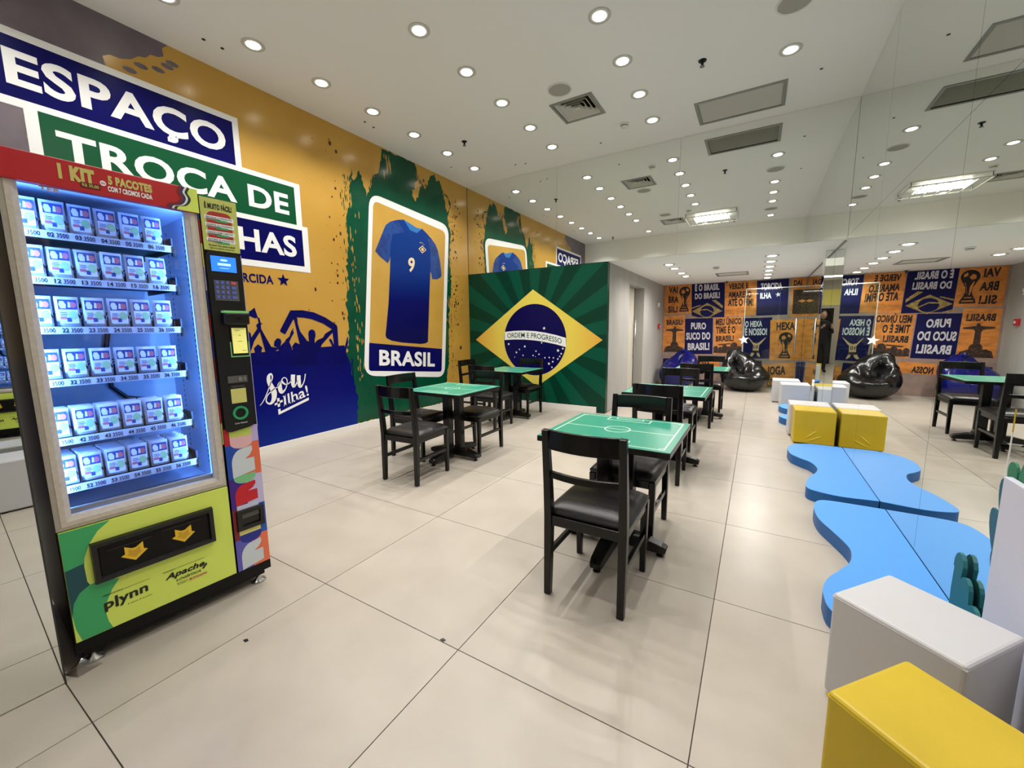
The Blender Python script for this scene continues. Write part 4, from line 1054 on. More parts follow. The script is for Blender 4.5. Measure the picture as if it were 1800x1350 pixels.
# ------------------------------------------------------------------ cube stools
def cube(name, label, cat, corner, ang, w, d, h, m, group='cube stools', seam=True):
    """corner = front corner on the floor; w along ang, d at a right angle to its left"""
    t = thing(name, label, cat, (corner[0], corner[1], 0), ang, group)
    b = MB()
    n = 10
    def side(p, q):
        pass
    b.box(0, 0, 0.012, w, d, h)
    body = b.build('body', m, t, bevel=0.012, seg=3, smooth=False)
    s = MB()
    for z in (h - 0.014,):
        s.tube([(0.002, 0.002, z), (w - 0.002, 0.002, z), (w - 0.002, d - 0.002, z), (0.002, d - 0.002, z), (0.002, 0.002, z)], 0.0035, 5)
    s.build('piping', m, t)
    for fx in (0.03, w - 0.03):
        for fy in (0.03, d - 0.03):
            MB().lathe([(0, 0), (0.018, 0), (0.018, 0.014), (0, 0.014)], 10, (fx, fy, 0)).build('foot', M['black_plastic'], t)
    return t
def dent(t, m):
    """slack folds low on one side of a soft cube"""
    mb = MB()
    return mb
cube('white_cube', 'white vinyl cube stool behind the yellow one, nearest to the viewer', 'stool', (0.56, 1.52), math.radians(140.5), 0.352, 0.32, 0.40, M['white_vinyl']).location = (0.555, 1.515, 0)
t = bpy.data.objects['white_cube']; t.location = (0.29, 1.74, 0); t.rotation_euler = (0, 0, math.radians(-39.5))
t = cube('yellow_cube', 'yellow vinyl cube stool at the bottom corner, nearest to the viewer', 'stool', (0.215, 1.235), math.radians(-41), 0.36, 0.32, 0.40, M['yellow_vinyl'])
t = cube('yellow_cube', 'yellow vinyl cube stool against the mirror, past the blue platforms', 'stool', (0.432, 5.60), 0.0, 0.385, 0.36, 0.395, M['yellow_vinyl'])
for P in ([(0.08, 0.05), (0.14, 0.09), (0.20, 0.15), (0.23, 0.165)], [(0.10, 0.03), (0.17, 0.055), (0.25, 0.10), (0.29, 0.10)]):
    MB().tube([(x, 0.005, z) for x, z in P], [0.002, 0.011, 0.010, 0.002], 10).build('fold', M['yellow_vinyl'], t, smooth=True)
cube('white_cube', 'white vinyl cube stool just behind the far yellow cube', 'stool', (0.405, 5.98), 0.0, 0.41, 0.36, 0.395, M['white_vinyl'])
cube('white_cube', 'white vinyl cube stool beyond the mirrored pillar, in front of its twin', 'stool', (0.405, 8.05), 0.02, 0.40, 0.38, 0.39, M['white_vinyl'])
cube('white_cube', 'white vinyl cube stool beyond the mirrored pillar, closest to the posters', 'stool', (0.30, 8.53), 0.0, 0.40, 0.38, 0.40, M['white_vinyl'])
cube('white_cube', 'white vinyl cube stool beside the viewer, seen in the mirror by the machine', 'stool', (0.36, 0.30), 0.0, 0.36, 0.34, 0.40, M['white_vinyl'])

# ------------------------------------------------------------------ wavy blue platforms along the mirror
def smooth_line(P, k=4):
    out = []
    n = len(P)
    for i in range(n - 1):
        p0 = P[max(0, i - 1)]; p1 = P[i]; p2 = P[i + 1]; p3 = P[min(n - 1, i + 2)]
        for s in range(k):
            t = s / k
            out.append(tuple(0.5 * (2 * p1[j] + (p2[j] - p0[j]) * t + (2 * p0[j] - 5 * p1[j] + 4 * p2[j] - p3[j]) * t * t + (3 * p1[j] - p0[j] - 3 * p2[j] + p3[j]) * t ** 3) for j in (0, 1)))
    out.append(P[-1]); return out
def platform(label, pts, h=0.09):
    t = thing('wavy_platform', label, 'platform', (RX, pts[0][1], 0), 0, 'wavy blue platforms')
    L = smooth_line(pts)
    L = [(x - RX, y - pts[0][1]) for x, y in L]
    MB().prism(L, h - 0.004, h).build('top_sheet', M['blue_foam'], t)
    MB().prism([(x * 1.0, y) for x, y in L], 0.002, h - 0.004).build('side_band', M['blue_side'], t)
    return t
E1 = RX - 0.003
platform('wavy blue floor platform in front of the far yellow cube', [(E1, 5.27), (0.70, 5.28), (0.55, 5.27), (0.42, 5.19), (0.35, 5.02), (0.36, 4.78), (0.43, 4.65), (0.50, 4.56), (0.535, 4.40), (0.515, 4.25), (0.455, 4.09), (0.415, 3.91), (0.415, 3.80), (0.48, 3.745), (0.62, 3.715), (E1, 3.745)])
platform('wavy blue floor platform behind the nearest white cube', [(E1, 3.59), (0.69, 3.59), (0.55, 3.585), (0.475, 3.565), (0.435, 3.50), (0.415, 3.37), (0.425, 3.20), (0.475, 3.04), (0.515, 2.91), (0.53, 2.81), (0.505, 2.67), (0.445, 2.55), (0.39, 2.45), (0.355, 2.35), (0.345, 2.26), (0.36, 2.15), (0.45, 2.085), (0.62, 2.065), (E1, 2.065)])
platform('wavy blue floor platform beyond the pillar, before the white cubes', [(E1, 7.95), (0.60, 7.95), (0.43, 7.85), (0.37, 7.65), (0.45, 7.42), (0.62, 7.34), (RX - 0.11, 7.32), (E1, 7.32)])
platform('wavy blue floor platform beside the white cube at the pillar', [(E1, 6.98), (0.62, 6.98), (0.42, 6.93), (0.34, 6.78), (0.40, 6.60), (0.52, 6.48), (0.70, 6.42), (E1, 6.42)])

# foam-board scenery at the mirror: panel, stick, leaves, bush
t = thing('foam_panel', 'tall pale foam board panel with leaf cut-outs standing against the mirror', 'panel', (0.772, 2.05, 0))
MB().box(0.0, -0.92, 0.0, 0.022, 0.0, 0.822).build('board', M['panel_white'], t, bevel=0.003)
MB().box(0.002, -0.003, 0.822, 0.005, 0.0, 0.98).build('stick', M['white_print'], t); MB().box(0.002, -0.003, 0.98, 0.005, 0.0, 1.06).build('stick_tip', M['yellow_vinyl'], t)
def leaf(y, z, L, w, ang, m, x=0.026):
    o = []
    for k in range(16):
        a = 2 * PI * k / 16
        o.append((w * math.sin(a) * (1 + 0.25 * math.cos(a)), L / 2 * math.cos(a)))
    c, s = math.cos(ang), math.sin(ang)
    P = [(y + a * c - b * s, z + a * s + b * c) for a, b in o]
    n = len(P); vs = [(x, p, q) for p, q in P] + [(x + 0.008, p, q) for p, q in P]
    fs = [tuple(range(n)), tuple(range(2 * n - 1, n - 1, -1))] + [(i, i + n, (i + 1) % n + n, (i + 1) % n) for i in range(n)]
    return MB().add(vs, fs).build('leaf', m, t)
leaf(0.045, 0.70, 0.20, 0.030, -0.25, M['leaf_blue']); leaf(0.075, 0.58, 0.19, 0.032, -0.35, M['leaf_blue']); leaf(0.04, 0.46, 0.14, 0.028, -0.3, M['leaf_blue'])
leaf(0.02, 0.82, 0.10, 0.03, -0.1, M['leaf_green']); leaf(-0.055, 0.845, 0.11, 0.03, 0.5, M['leaf_green']); leaf(-0.13, 0.85, 0.11, 0.03, 0.35, M['leaf_green'])
t = thing('bush_cutout', 'dark teal bush-shaped board standing on the blue platform at the mirror', 'cut-out', (0.812, 2.30, 0.09))
P = [(-0.16, 0.0), (0.13, 0.0), (0.135, 0.10), (0.13, 0.20)] + ell(0.095, 0.215, 0.045, 0.065, 7, -0.2, PI - 0.3) + ell(0.02, 0.155, 0.045, 0.05, 6, 0.5, PI - 0.3) + ell(-0.07, 0.085, 0.05, 0.045, 6, 0.7, PI - 0.2) + [(-0.15, 0.07)]
n = len(P); vs = [(0, p, q) for p, q in P] + [(0.014, p, q) for p, q in P]
tri = tessellate_polygon([[Vector((p[0], p[1], 0)) for p in P]])
fs = [tuple(q) for q in tri] + [tuple(i + n for i in q) for q in tri] + [(i, (i + 1) % n, (i + 1) % n + n, i + n) for i in range(n)]
MB().add(vs, fs).build('board', M['leaf_teal'], t); MB().box(0.002, -0.12, 0.0, 0.03, 0.10, 0.02).build('foot_block', M['leaf_teal'], t)

# ------------------------------------------------------------------ bean bags
def bean_bag(label, m, c, r, h, seed, peak, seat):
    t = thing('bean_bag', label, 'bean bag', (c[0], c[1], 0), 0, 'bean bags')
    nu, nv = 72, 44; vs = []; fs = []
    for j in range(nv + 1):
        v = j / nv
        for i in range(nu):
            a = 2 * PI * i / nu
            ph = PI * v
            rr = math.sin(ph) ** 0.62
            z = (1 + math.cos(PI - ph)) / 2
            z = z ** 0.92
            R = r * rr * (1.0 - 0.40 * z ** 2.0)
            x = R * math.cos(a); y = R * math.sin(a)
            zz = h * z
            k = z ** 2.2
            x += peak[0] * k; y += peak[1] * k
            # sat-in hollow
            s = (math.cos(a - seat[2])) * 0.5 + 0.5
            zz -= seat[0] * s * s * max(0, z - 0.35) * 1.5 * h
            f = noise.noise(Vector((x * 3.0, y * 3.0, zz * 3.0 + seed)))
            g = abs(noise.noise(Vector((x * 7 + 5, y * 7, zz * 2.2 + seed))))
            d = 0.05 * f - 0.055 * g * (0.3 + z)
            L = math.hypot(x, y) or 1
            x += x / L * d; y += y / L * d; zz = max(0.004, zz + d * 0.6 * z)
            vs.append((x, y, zz))
    for j in range(nv):
        for i in range(nu):
            a = j * nu + i; b = j * nu + (i + 1) % nu
            fs.append((a, b, b + nu, a + nu))
    MB().add(vs, fs).build('bag', m, t, smooth=True)
    sm = MB()
    for q in range(5):
        col = int(q * nu / 5); sm.tube([Vector(vs[j * nu + col]) * 1.004 for j in range(4, nv - 1)], 0.004, 4)
    sm.build('seam', m, t)
    tip = vs[-1]
    MB().lathe([(0.05, -0.03), (0.028, 0.01), (0.036, 0.04), (0.0, 0.05)], 10, tip).build('tied_neck', m, t, smooth=True)
    return t
bean_bag('black vinyl bean bag slumped before the poster wall', M['bag_black'], (-0.17, 9.86), 0.50, 0.86, 3.1, (-0.17, 0.12), (0.55, 0, math.radians(-75)))
bean_bag('dark blue vinyl bean bag in the corner by the grey wall', M['bag_blue'], (-1.50, 9.86), 0.46, 0.84, 8.7, (0.08, 0.12), (0.30, 0, math.radians(-120)))
# ------------------------------------------------------------------ vending machine
VP = (-2.262, 0.352, 0.0); VA = math.atan2(0.716, 0.05)
red_h = mat('header_red', '#B8181F', 0.35); olive = mat('header_gold_print', '#CDC06A', 0.4); lime = mat('lime_print', '#D4E662', 0.4)
vgreen = mat('leaf_green_print', '#3AA765', 0.4); vteal = mat('deep_teal_print', '#0C4A52', 0.4); vgrey = mat('frame_champagne', '#C9C0B2', 0.42, col2='#BFB6A8', nscale=60)
vblack = mat('cabinet_black', '#050506', 0.4, spec=0.25); liner = mat('liner_pale', '#C4D4EA', 0.45, bump=0.1, bscale=120)
vm = thing('vending_machine', 'tall vending machine with lit window of sticker packets and lime panel, by the mural', 'vending machine', VP, VA)
def front(off): return lambda u, z: (u, -off, z)
W_, DEP = 0.735, 0.72
cab = MB()
cab.box(0, 0.0, 0.105, 0.02, DEP, 1.985)                      # near side
cab.box(0.575, 0.004, 0.105, W_, DEP, 1.965)                   # control column block
cab.box(0.02, 0.004, 0.105, 0.575, DEP, 0.60)                  # lower block
cab.box(0.02, 0.004, 1.90, 0.575, DEP, 1.985)                  # upper block
cab.box(0.02, 0.56, 0.60, 0.575, DEP, 1.90)                    # rear block
cab.box(0.02, 0.02, 0.04, W_ - 0.02, DEP - 0.02, 0.105)
cab.build('cabinet', vblack, vm, bevel=0.003)
MB().box(-0.001, -0.004, 0.072, W_ + 0.004, 0.02, 0.122).build('base_rail', vblack, vm, bevel=0.002)
ln = MB()
ln.box(0.0205, 0.03, 0.602, 0.024, 0.558, 1.898).box(0.571, 0.03, 0.602, 0.5745, 0.558, 1.898).box(0.024, 0.555, 0.602, 0.571, 0.5595, 1.898).box(0.024, 0.03, 0.602, 0.571, 0.555, 0.606).box(0.024, 0.03, 1.894, 0.571, 0.555, 1.898)
ln.build('interior_liner', liner, vm)
for u in (0.02, W_ - 0.075):
    for y in (0.045, DEP - 0.07):
        MB().lathe([(0, 0), (0.036, 0), (0.034, 0.008), (0.012, 0.02), (0.010, 0.06), (0, 0.06)], 16, (u + 0.03, y, 0)).build('foot', M['steel'], vm, smooth=True)
# header
MB().box(0.0, -0.022, 1.882, 0.577, 0.004, 1.985).build('header', red_h, vm, bevel=0.003)
hd = 0.0226
print_part('header_corner', [[(0.577, 1.883), (0.577, 1.984), (0.545, 1.984), (0.535, 1.96), (0.545, 1.935), (0.53, 1.91), (0.50, 1.90), (0.49, 1.883)]], front(hd), lime, vm)
for k, (c, d0) in enumerate((('#0E2A23', 0.0), ('#E2E0D8', 0.010), ('#2B2D62', 0.018), ('#7A1016', 0.028))):
    mb = MB(); path = [(0.545 - d0, 1.984), (0.535 - d0, 1.96), (0.545 - d0, 1.935), (0.53 - d0, 1.91), (0.50 - d0, 1.90), (0.49 - d0, 1.884)]
    mb.stroke([(p, 0.010) for p in path], front(hd + 0.0003 * (k + 1))); mb.build('header_stripe', mat('stripe_%d' % k, c, 0.4), vm)
put_text(MB(), '1 KIT', rect(0.150, 1.914, 0.246, 1.968), front(hd + 0.0012), 0.07).build('header_lettering', olive, vm)
MB().poly(rect(0.205, 1.899, 0.258, 1.918), front(hd + 0.0016)).build('price_plate', mat('price_plate_red', '#5A0E12', 0.4), vm)
put_text(MB(), 'R$ 35,00', rect(0.209, 1.903, 0.254, 1.914), front(hd + 0.002), 0.02).build('header_lettering', olive, vm)
MB().poly(ell(0.268, 1.928, 0.009, 0.010, 20), front(hd + 0.0012)).build('equals_dot', M['white_print'], vm)
MB().poly(rect(0.262, 1.929, 0.274, 1.931), front(hd + 0.0016)).poly(rect(0.262, 1.925, 0.274, 1.927), front(hd + 0.0016)).build('equals_sign', red_h, vm)
put_text(MB(), '5 PACOTES', rect(0.283, 1.928, 0.417, 1.961), front(hd + 0.0012), 0.06).build('header_lettering', olive, vm)
put_text(MB(), 'COM 7 CROMOS CADA', rect(0.280, 1.902, 0.415, 1.922), front(hd + 0.0012), 0.045).build('header_lettering', M['white_print'], vm)
# window frame with stepped profile
fm = MB()
def frame_ring(o, i_, y0, y1):
    a = [(o[0], o[1]), (o[2], o[1]), (o[2], o[3]), (o[0], o[3])]; b = [(i_[0], i_[1]), (i_[2], i_[1]), (i_[2], i_[3]), (i_[0], i_[3])]
    rings = [[(p[0], y0 + 0.02, p[1]) for p in a], [(p[0], y0, p[1]) for p in a], [(p[0], y1, p[1]) for p in b], [(p[0], y1 + 0.02, p[1]) for p in b]]
    fm.loft(rings, caps=False)
frame_ring((0.001, 0.592, 0.574, 1.884), (0.016, 0.608, 0.559, 1.884), -0.004, -0.010)
frame_ring((0.016, 0.608, 0.559, 1.884), (0.032, 0.626, 0.543, 1.884), -0.013, -0.013)
frame_ring((0.032, 0.626, 0.543, 1.884), (0.048, 0.645, 0.526, 1.884), -0.010, -0.002)
fm.build('window_frame', vgrey, vm)
MB().box(0.046, 0.010, 0.643, 0.528, 0.014, 1.886).build('window_glass', mat_glass('window_pane', '#F2F6FF', 0.05), vm)
MB().box(0.046, 0.018, 0.640, 0.528, 0.05, 0.668).build('sill_strip', M['steel'], vm, bevel=0.006)
led = mat('led_cold', '#6F9CFF', 0.5, emit=2.5)
for u in (0.535, 0.034):
    MB().box(u - 0.004, 0.034, 0.66, u + 0.004, 0.042, 1.87).build('led_strip', led, vm)
    ad = bpy.data.lights.new('led_lamp', 'AREA'); ad.shape = 'RECTANGLE'; ad.size = 0.02; ad.size_y = 1.2; ad.energy = 7.5; ad.color = (0.16, 0.40, 1.0)
    al = bpy.data.objects.new('led_lamp', ad); COL.objects.link(al); al.parent = vm
    al.location = (u + (0.008 if u < 0.2 else -0.008), 0.03, 1.26)
    # aim into the cabinet
    d = Vector((0.26 if u < 0.2 else -0.26, 0.40, 0)).normalized(); zz = -d; yy = Vector((0, 0, 1)); xx = yy.cross(zz)
    al.rotation_euler = Matrix(((xx.x, yy.x, zz.x), (xx.y, yy.y, zz.y), (xx.z, yy.z, zz.z))).to_euler()
put_text(MB(), 'TER', rect(0.10, 1.868, 0.155, 1.882), lambda u, z: (u, 0.006, z), 0.05).build('inner_lettering', M['white_print'], vm)
for u in (0.552,):
    for y in (0.18, 0.42):
        hs = MB()
        for k in range(44): hs.box(0.5700, y - 0.004, 0.68 + 0.027 * k, 0.5708, y + 0.004, 0.694 + 0.027 * k)
        hs.build('rail_slots', M['black_plastic'], vm)
cab2 = MB().tube([(0.29, 0.545, 1.50), (0.295, 0.54, 1.42), (0.33, 0.54, 1.38), (0.30, 0.545, 1.22), (0.31, 0.54, 1.08), (0.36, 0.53, 1.02), (0.44, 0.53, 1.0)], 0.011, 6)
cab2.tube([(0.24, 0.54, 1.40), (0.21, 0.54, 1.44), (0.26, 0.54, 1.50)], 0.012, 6); cab2.build('cable', M['black_plastic'], vm, smooth=True)
# shelves, spirals, tags, packets
SH = [1.722, 1.550, 1.362, 1.158, 0.924, 0.730]
shelf_dark = mat('shelf_metal', '#2A2C33', 0.5, metal=0.4); tag_m = mat('price_tag_white', '#C9D3E8', 0.5); tag_ink = mat('price_tag_ink', '#141A38', 0.5)
coil = []
for k in range(61):
    a = 2 * PI * k / 20; coil.append((0.031 * math.cos(a), -0.02 + 0.055 * k / 20, 0.031 * math.sin(a)))
coil_me = MB().tube(coil, 0.0022, 5).mesh('spiral', M['black_plastic'], smooth=True)
foil = mat('packet_foil', '#D8E2F2', 0.18, spec=0.8, bump=0.35, bscale=30)
pk_m = {'navy': mat('packet_navy', '#3A4C92', 0.3), 'red': mat('packet_red', '#C8707E', 0.3), 'lime': mat('packet_lime', '#A5CFA0', 0.3), 'white': mat('packet_white', '#E4EAF5', 0.3), 'dark': mat('packet_dark', '#28304F', 0.3)}
U0, DU = 0.030, 0.0735
def packet_meshes():
    w, h = 0.033, 0.116
    b = MB(); n = 6; rings = []
    prof = [(0.0, 1.0), (0.006, 0.985), (0.012, 0.93), (0.0135, 0.5), (0.012, 0.07), (0.006, 0.015), (0.0, 0.0)]
    vs = []; fs = []
    for s in (-1, 1):
        o = len(vs)
        for j in range(9):
            for i in range(7):
                u = -1 + 2 * i / 6; v = j / 8
                bul = 0.010 * (1 - u ** 4) * (1 - (2 * v - 1) ** 6)
                vs.append((u * w, s * (0.001 + bul), v * h))
        for j in range(8):
            for i in range(6):
                a = o + j * 7 + i; q = (a, a + 1, a + 8, a + 7); fs.append(q if s < 0 else q[::-1])
    b.add(vs, fs)
    body = b.mesh('wrapper', foil, smooth=True)
    f = lambda x, z: (x, -0.0122, z)
    art = MB().poly(rect(-0.026, 0.012, 0.026, 0.104), f).mesh('card_front', pk_m['white'])
    f2 = lambda x, z: (x, -0.0126, z)
    p1 = MB().poly(rect(-0.026, 0.066, 0.026, 0.104), f2).mesh('art_patch', pk_m['navy'])
    f3 = lambda x, z: (x, -0.0129, z)
    p2 = MB().poly([(-0.020, 0.070), (-0.006, 0.070), (-0.004, 0.084), (-0.010, 0.098), (-0.020, 0.098), (-0.024, 0.086)], f3).poly([(0.0, 0.074), (0.008, 0.074), (0.008, 0.094), (0.002, 0.096)], f3).mesh('art_figure', pk_m['white'])
    p3 = MB().poly(ell(0.015, 0.084, 0.009, 0.012, 14), f3).poly(rect(-0.024, 0.028, -0.006, 0.038), f3).mesh('art_red', pk_m['red'])
    p4 = MB().poly(ell(0.012, 0.044, 0.013, 0.017, 16), f3).mesh('art_lime', pk_m['lime'])
    p5 = MB().poly(rect(-0.006, 0.018, 0.006, 0.034), f3).poly(rect(-0.022, 0.052, -0.004, 0.0545), f3).poly(rect(-0.022, 0.046, -0.002, 0.0485), f3).poly(rect(-0.022, 0.041, -0.006, 0.043), f3).mesh('art_navy', pk_m['navy'])
    return [('wrapper', body), ('card_front', art), ('art_patch', p1), ('art_figure', p2), ('art_red', p3), ('art_lime', p4), ('art_navy', p5)]
PK = packet_meshes()
SHN = ['top', 'second', 'third', 'fourth', 'fifth', 'bottom']
COLN = ['first', 'second', 'third', 'fourth', 'fifth', 'last']
vmat = Matrix.Translation(VP) @ Matrix.Rotation(VA, 4, 'Z')
pr = random.Random(4)
for r, z in enumerate(SH):
    s = MB().box(0.026, 0.075, z + 0.010, 0.488, 0.50, z + 0.014).box(0.488, 0.075, z - 0.012, 0.494, 0.50, z + 0.05)
    for k in range(7): s.box(U0 - 0.004 + DU * k, 0.078, z + 0.014, U0 - 0.003 + DU * k, 0.50, z + 0.040)
    sh = s.build('shelf', shelf_dark, vm)
    MB().box(0.026, 0.062, z - 0.014, 0.486, 0.074, z + 0.014).build('tag_rail', tag_m, sh)
    tx = MB()
    for c in range(6):
        n = '%d%d' % (r, c + 1)
        u = U0 + DU * c
        put_text(tx, n, rect(u + 0.006, z - 0.008, u + 0.024, z + 0.008), lambda a, b: (a, 0.0612, b), 0.035)
        put_text(tx, '3500', rect(u + 0.030, z - 0.008, u + 0.062, z + 0.008), lambda a, b: (a, 0.0612, b), 0.02)
        tx.poly(rect(u + 0.004, z - 0.0105, u + 0.064, z - 0.0095), lambda a, b: (a, 0.0612, b))
    tx.build('tag_lettering', tag_ink, sh)
    MB().box(0.486, 0.058, z - 0.03, 0.496, 0.08, z + 0.012).build('shelf_catch', M['black_plastic'], sh)
    for c in range(6):
        u = U0 + DU * (c + 0.5) - 0.004
        link('spiral', coil_me, sh, (u, 0.105, z + 0.048))
    deep = {4: 3, 5: 5}.get(r, 1)
    for c in range(6):
        u = U0 + DU * (c + 0.5) - 0.004
        for d in range(deep):
            tilt = pr.uniform(-0.05, 0.05); lean = pr.uniform(-0.02, 0.10) if r < 2 else pr.uniform(-0.02, 0.03)
            lab = 'foil sticker packet %s, %s across on the %s shelf of the vending machine' % ('in front' if d == 0 else ORD[d] + ' in line', COLN[c], SHN[r])
            grp = 'sticker packets in the vending machine'
            p = vmat @ Vector((u, 0.093 + 0.036 * d, z + 0.0155))
            t = thing('sticker_packet', lab, 'packet', p, 0, grp)
            t.rotation_euler = (Matrix.Rotation(VA, 3, 'Z') @ Matrix.Rotation(tilt, 3, 'Z') @ Matrix.Rotation(-lean, 3, 'X')).to_euler()
            for nm, me in (PK if d == 0 else PK[:3]): link(nm, me, t)
# lower lime panel
MB().box(0.004, -0.010, 0.124, 0.574, 0.004, 0.588).build('lower_panel', lime, vm, bevel=0.002)
po = 0.0104
print_part('green_shape', [[(0.005, 0.587), (0.150, 0.587)] + [(0.110, 0.556), (0.080, 0.51), (0.062, 0.46), (0.057, 0.41), (0.060, 0.36), (0.066, 0.345)] + [(0.005, 0.40)],
                           [(0.066, 0.345)] + [(0.10, 0.345), (0.130, 0.335), (0.152, 0.327), (0.125, 0.29), (0.105, 0.245), (0.098, 0.20), (0.102, 0.16), (0.112, 0.126)] + [(0.022, 0.126), (0.010, 0.18), (0.006, 0.24), (0.015, 0.29), (0.035, 0.325)]], front(po), vgreen, vm)
print_part('teal_shape', [[(0.005, 0.43), (0.058, 0.44), (0.060, 0.36), (0.066, 0.345), (0.035, 0.325), (0.015, 0.29), (0.005, 0.235)]], front(po + 0.0004), vteal, vm)
fl_ = MB()
fl_.loft([[(0.080, -0.010, 0.338), (0.499, -0.010, 0.338), (0.499, -0.010, 0.512), (0.080, -0.010, 0.512)], [(0.082, -0.030, 0.342), (0.497, -0.030, 0.342), (0.497, -0.030, 0.508), (0.082, -0.030, 0.508)],
          [(0.098, -0.030, 0.356), (0.481, -0.030, 0.356), (0.481, -0.030, 0.492), (0.098, -0.030, 0.492)], [(0.104, -0.016, 0.362), (0.475, -0.016, 0.362), (0.475, -0.016, 0.486), (0.104, -0.016, 0.486)]], caps=False)
fl_.build('hatch_frame', M['black_plastic'], vm)
flap = MB().box(0.104, -0.018, 0.362, 0.475, -0.012, 0.486).build('hatch_flap', vblack, vm)
MB().box(0.125, -0.021, 0.462, 0.27, -0.018, 0.468).box(0.305, -0.021, 0.470, 0.45, -0.018, 0.476).build('flap_ridge', M['black_plastic'], flap)
ay = mat('arrow_yellow', '#E3B92B', 0.4)
for ux, uz in ((0.207, 0.428), (0.378, 0.432)):
    A = [(-0.030, 0.028), (-0.006, 0.012), (0.006, 0.012), (0.030, 0.028), (0.030, -0.004), (0.042, -0.010), (0.0, -0.042), (-0.042, -0.010), (-0.030, -0.004)]
    vs = [(ux + a, -0.018, uz + b) for a, b in A] + [(ux + a, -0.024, uz + b) for a, b in A]; n = len(A)
    tri = tessellate_polygon([[Vector((a, b, 0)) for a, b in A]])
    MB().add(vs, [tuple(i + n for i in q) for q in tri] + [(i, i + n, (i + 1) % n + n, (i + 1) % n) for i in range(n)]).build('arrow', ay, flap)
    B = [(a * 0.62, b * 0.62 - 0.003) for a, b in A]
    MB().poly(B[::-1], lambda a, b, ux=ux, uz=uz: (ux + a, -0.0243, uz + b)).build('arrow_inset', mat('arrow_ochre', '#C79A1C', 0.4), flap)
ink = mat('panel_ink', '#10160C', 0.5)
mb = MB(); pf = front(po + 0.0012)
put_text(mb, 'plynn', [(0.095, 0.202), (0.234, 0.210), (0.236, 0.264), (0.095, 0.256)], pf, 0.03, caps=False)
mb.poly(ell(0.133, 0.214, 0.006, 0.006, 12), pf)
put_text(mb, 'OPERAÇÃO DE VENDAS', rect(0.095, 0.2715, 0.157, 0.2775), pf, 0.015); mb.poly(rect(0.160, 0.2735, 0.245, 0.2747), pf)
put_text(mb, 'É plynn. É pronto.', rect(0.165, 0.196, 0.247, 0.204), pf, 0.01, caps=False)
mb.build('panel_lettering', ink, vm)
mb = MB()
put_text(mb, 'Apache', [(0.291, 0.226), (0.440, 0.226), (0.452, 0.262), (0.306, 0.262)], pf, 0.035, caps=False)
mb.poly([(0.432, 0.222), (0.452, 0.246), (0.456, 0.236), (0.440, 0.220)], pf)
put_text(mb, 'LOGÍSTICA', [(0.332, 0.211), (0.428, 0.211), (0.432, 0.222), (0.336, 0.222)], pf, 0.03)
put_text(mb, 'FORNECIMENTO', rect(0.291, 0.271, 0.336, 0.276), pf, 0.015); mb.poly(rect(0.340, 0.273, 0.446, 0.2742), pf)
put_text(mb, 'DISTRIBUIDOR', rect(0.334, 0.197, 0.374, 0.202), pf, 0.01); put_text(mb, 'EXCLUSIVO', rect(0.336, 0.190, 0.368, 0.195), pf, 0.01)
mb.build('panel_lettering', ink, vm)
MB().poly(rect(0.378, 0.190, 0.452, 0.202), pf).build('sticker_logo_plate', olive, vm)
mb = MB(); put_text(mb, 'PANINI', rect(0.395, 0.1925, 0.448, 0.1995), front(po + 0.0018), 0.02); mb.poly(ell(0.386, 0.196, 0.004, 0.0045, 10), front(po + 0.0018)); mb.build('sticker_logo_lettering', red_h, vm)
# control column: coloured film, label, black fascia
CU0, CU1 = 0.581, 0.734
MB().box(CU0, -0.012, 0.124, CU1, 0.004, 1.966).build('control_column', vblack, vm, bevel=0.002)
cc = {}
def cm(h):
    if h not in cc: cc[h] = mat('film_' + h[1:].lower(), h, 0.4)
    return cc[h]
ft = 0.0124
rowsz = [(0.790, 0.875, '#B01828', '#B9A9D8'), (0.617, 0.790, '#1746A8', '#DE6A48'), (0.455, 0.617, '#3B1384', '#C0B8DE'), (0.291, 0.455, '#7D1420', '#1C55B8'), (0.125, 0.291, '#5A55B4', '#E5714C')]
for z0, z1, a, b in rowsz:
    print_part('film_patch', [rect(CU0, z0, 0.655, z1)], front(ft), cm(a), vm); print_part('film_patch', [rect(0.655, z0, CU1, z1)], front(ft), cm(b), vm)
def bowl(z, h, m):
    print_part('film_bowl', [[(0.604, z + h), (0.604, z + 0.03)] + ell(0.654, z + 0.03, 0.050, 0.03, 12, PI, 2 * PI) + [(0.704, z + 0.03), (0.704, z + h)]], front(ft + 0.0005), cm(m), vm)
def arch(z, h, m):
    print_part('film_arch', [[(0.602, z), (0.602, z + h * 0.45)] + ell(0.652, z + h * 0.45, 0.050, h * 0.5, 8, PI, PI / 2) + [(0.698, z + h * 1.0), (0.70, z + h * 0.85), (0.685, z + h * 0.68), (0.662, z + h * 0.58), (0.705, z + h * 0.58), (0.705, z + h * 0.12)]], front(ft + 0.0009), cm(m), vm)
print_part('film_block', [rect(0.604, 0.822, 0.704, 0.873)], front(ft + 0.0004), cm('#B9C95A'), vm)
bowl(0.765, 0.062, '#DDB0B4'); arch(0.62, 0.150, '#C9D2D8'); bowl(0.582, 0.045, '#79C088'); arch(0.47, 0.115, '#C41626'); print_part('film_block', [rect(0.604, 0.335, 0.704, 0.36), rect(0.604, 0.30, 0.704, 0.335)], front(ft + 0.0004), cm('#E6DC86'), vm)
print_part('film_block', [rect(0.604, 0.445, 0.704, 0.470)], front(ft + 0.0004), cm('#C6CBE2'), vm)
bowl(0.262, 0.05, '#16288E'); arch(0.126, 0.14, '#C9D2D8')
edge_cols = ['#E0DA7C', '#B01828', '#2A2C8C', '#7D1420', '#2A2C8C', '#9A1A28', '#28308E', '#B9A9D8', '#E0DA7C', '#B01828', '#1746A8']
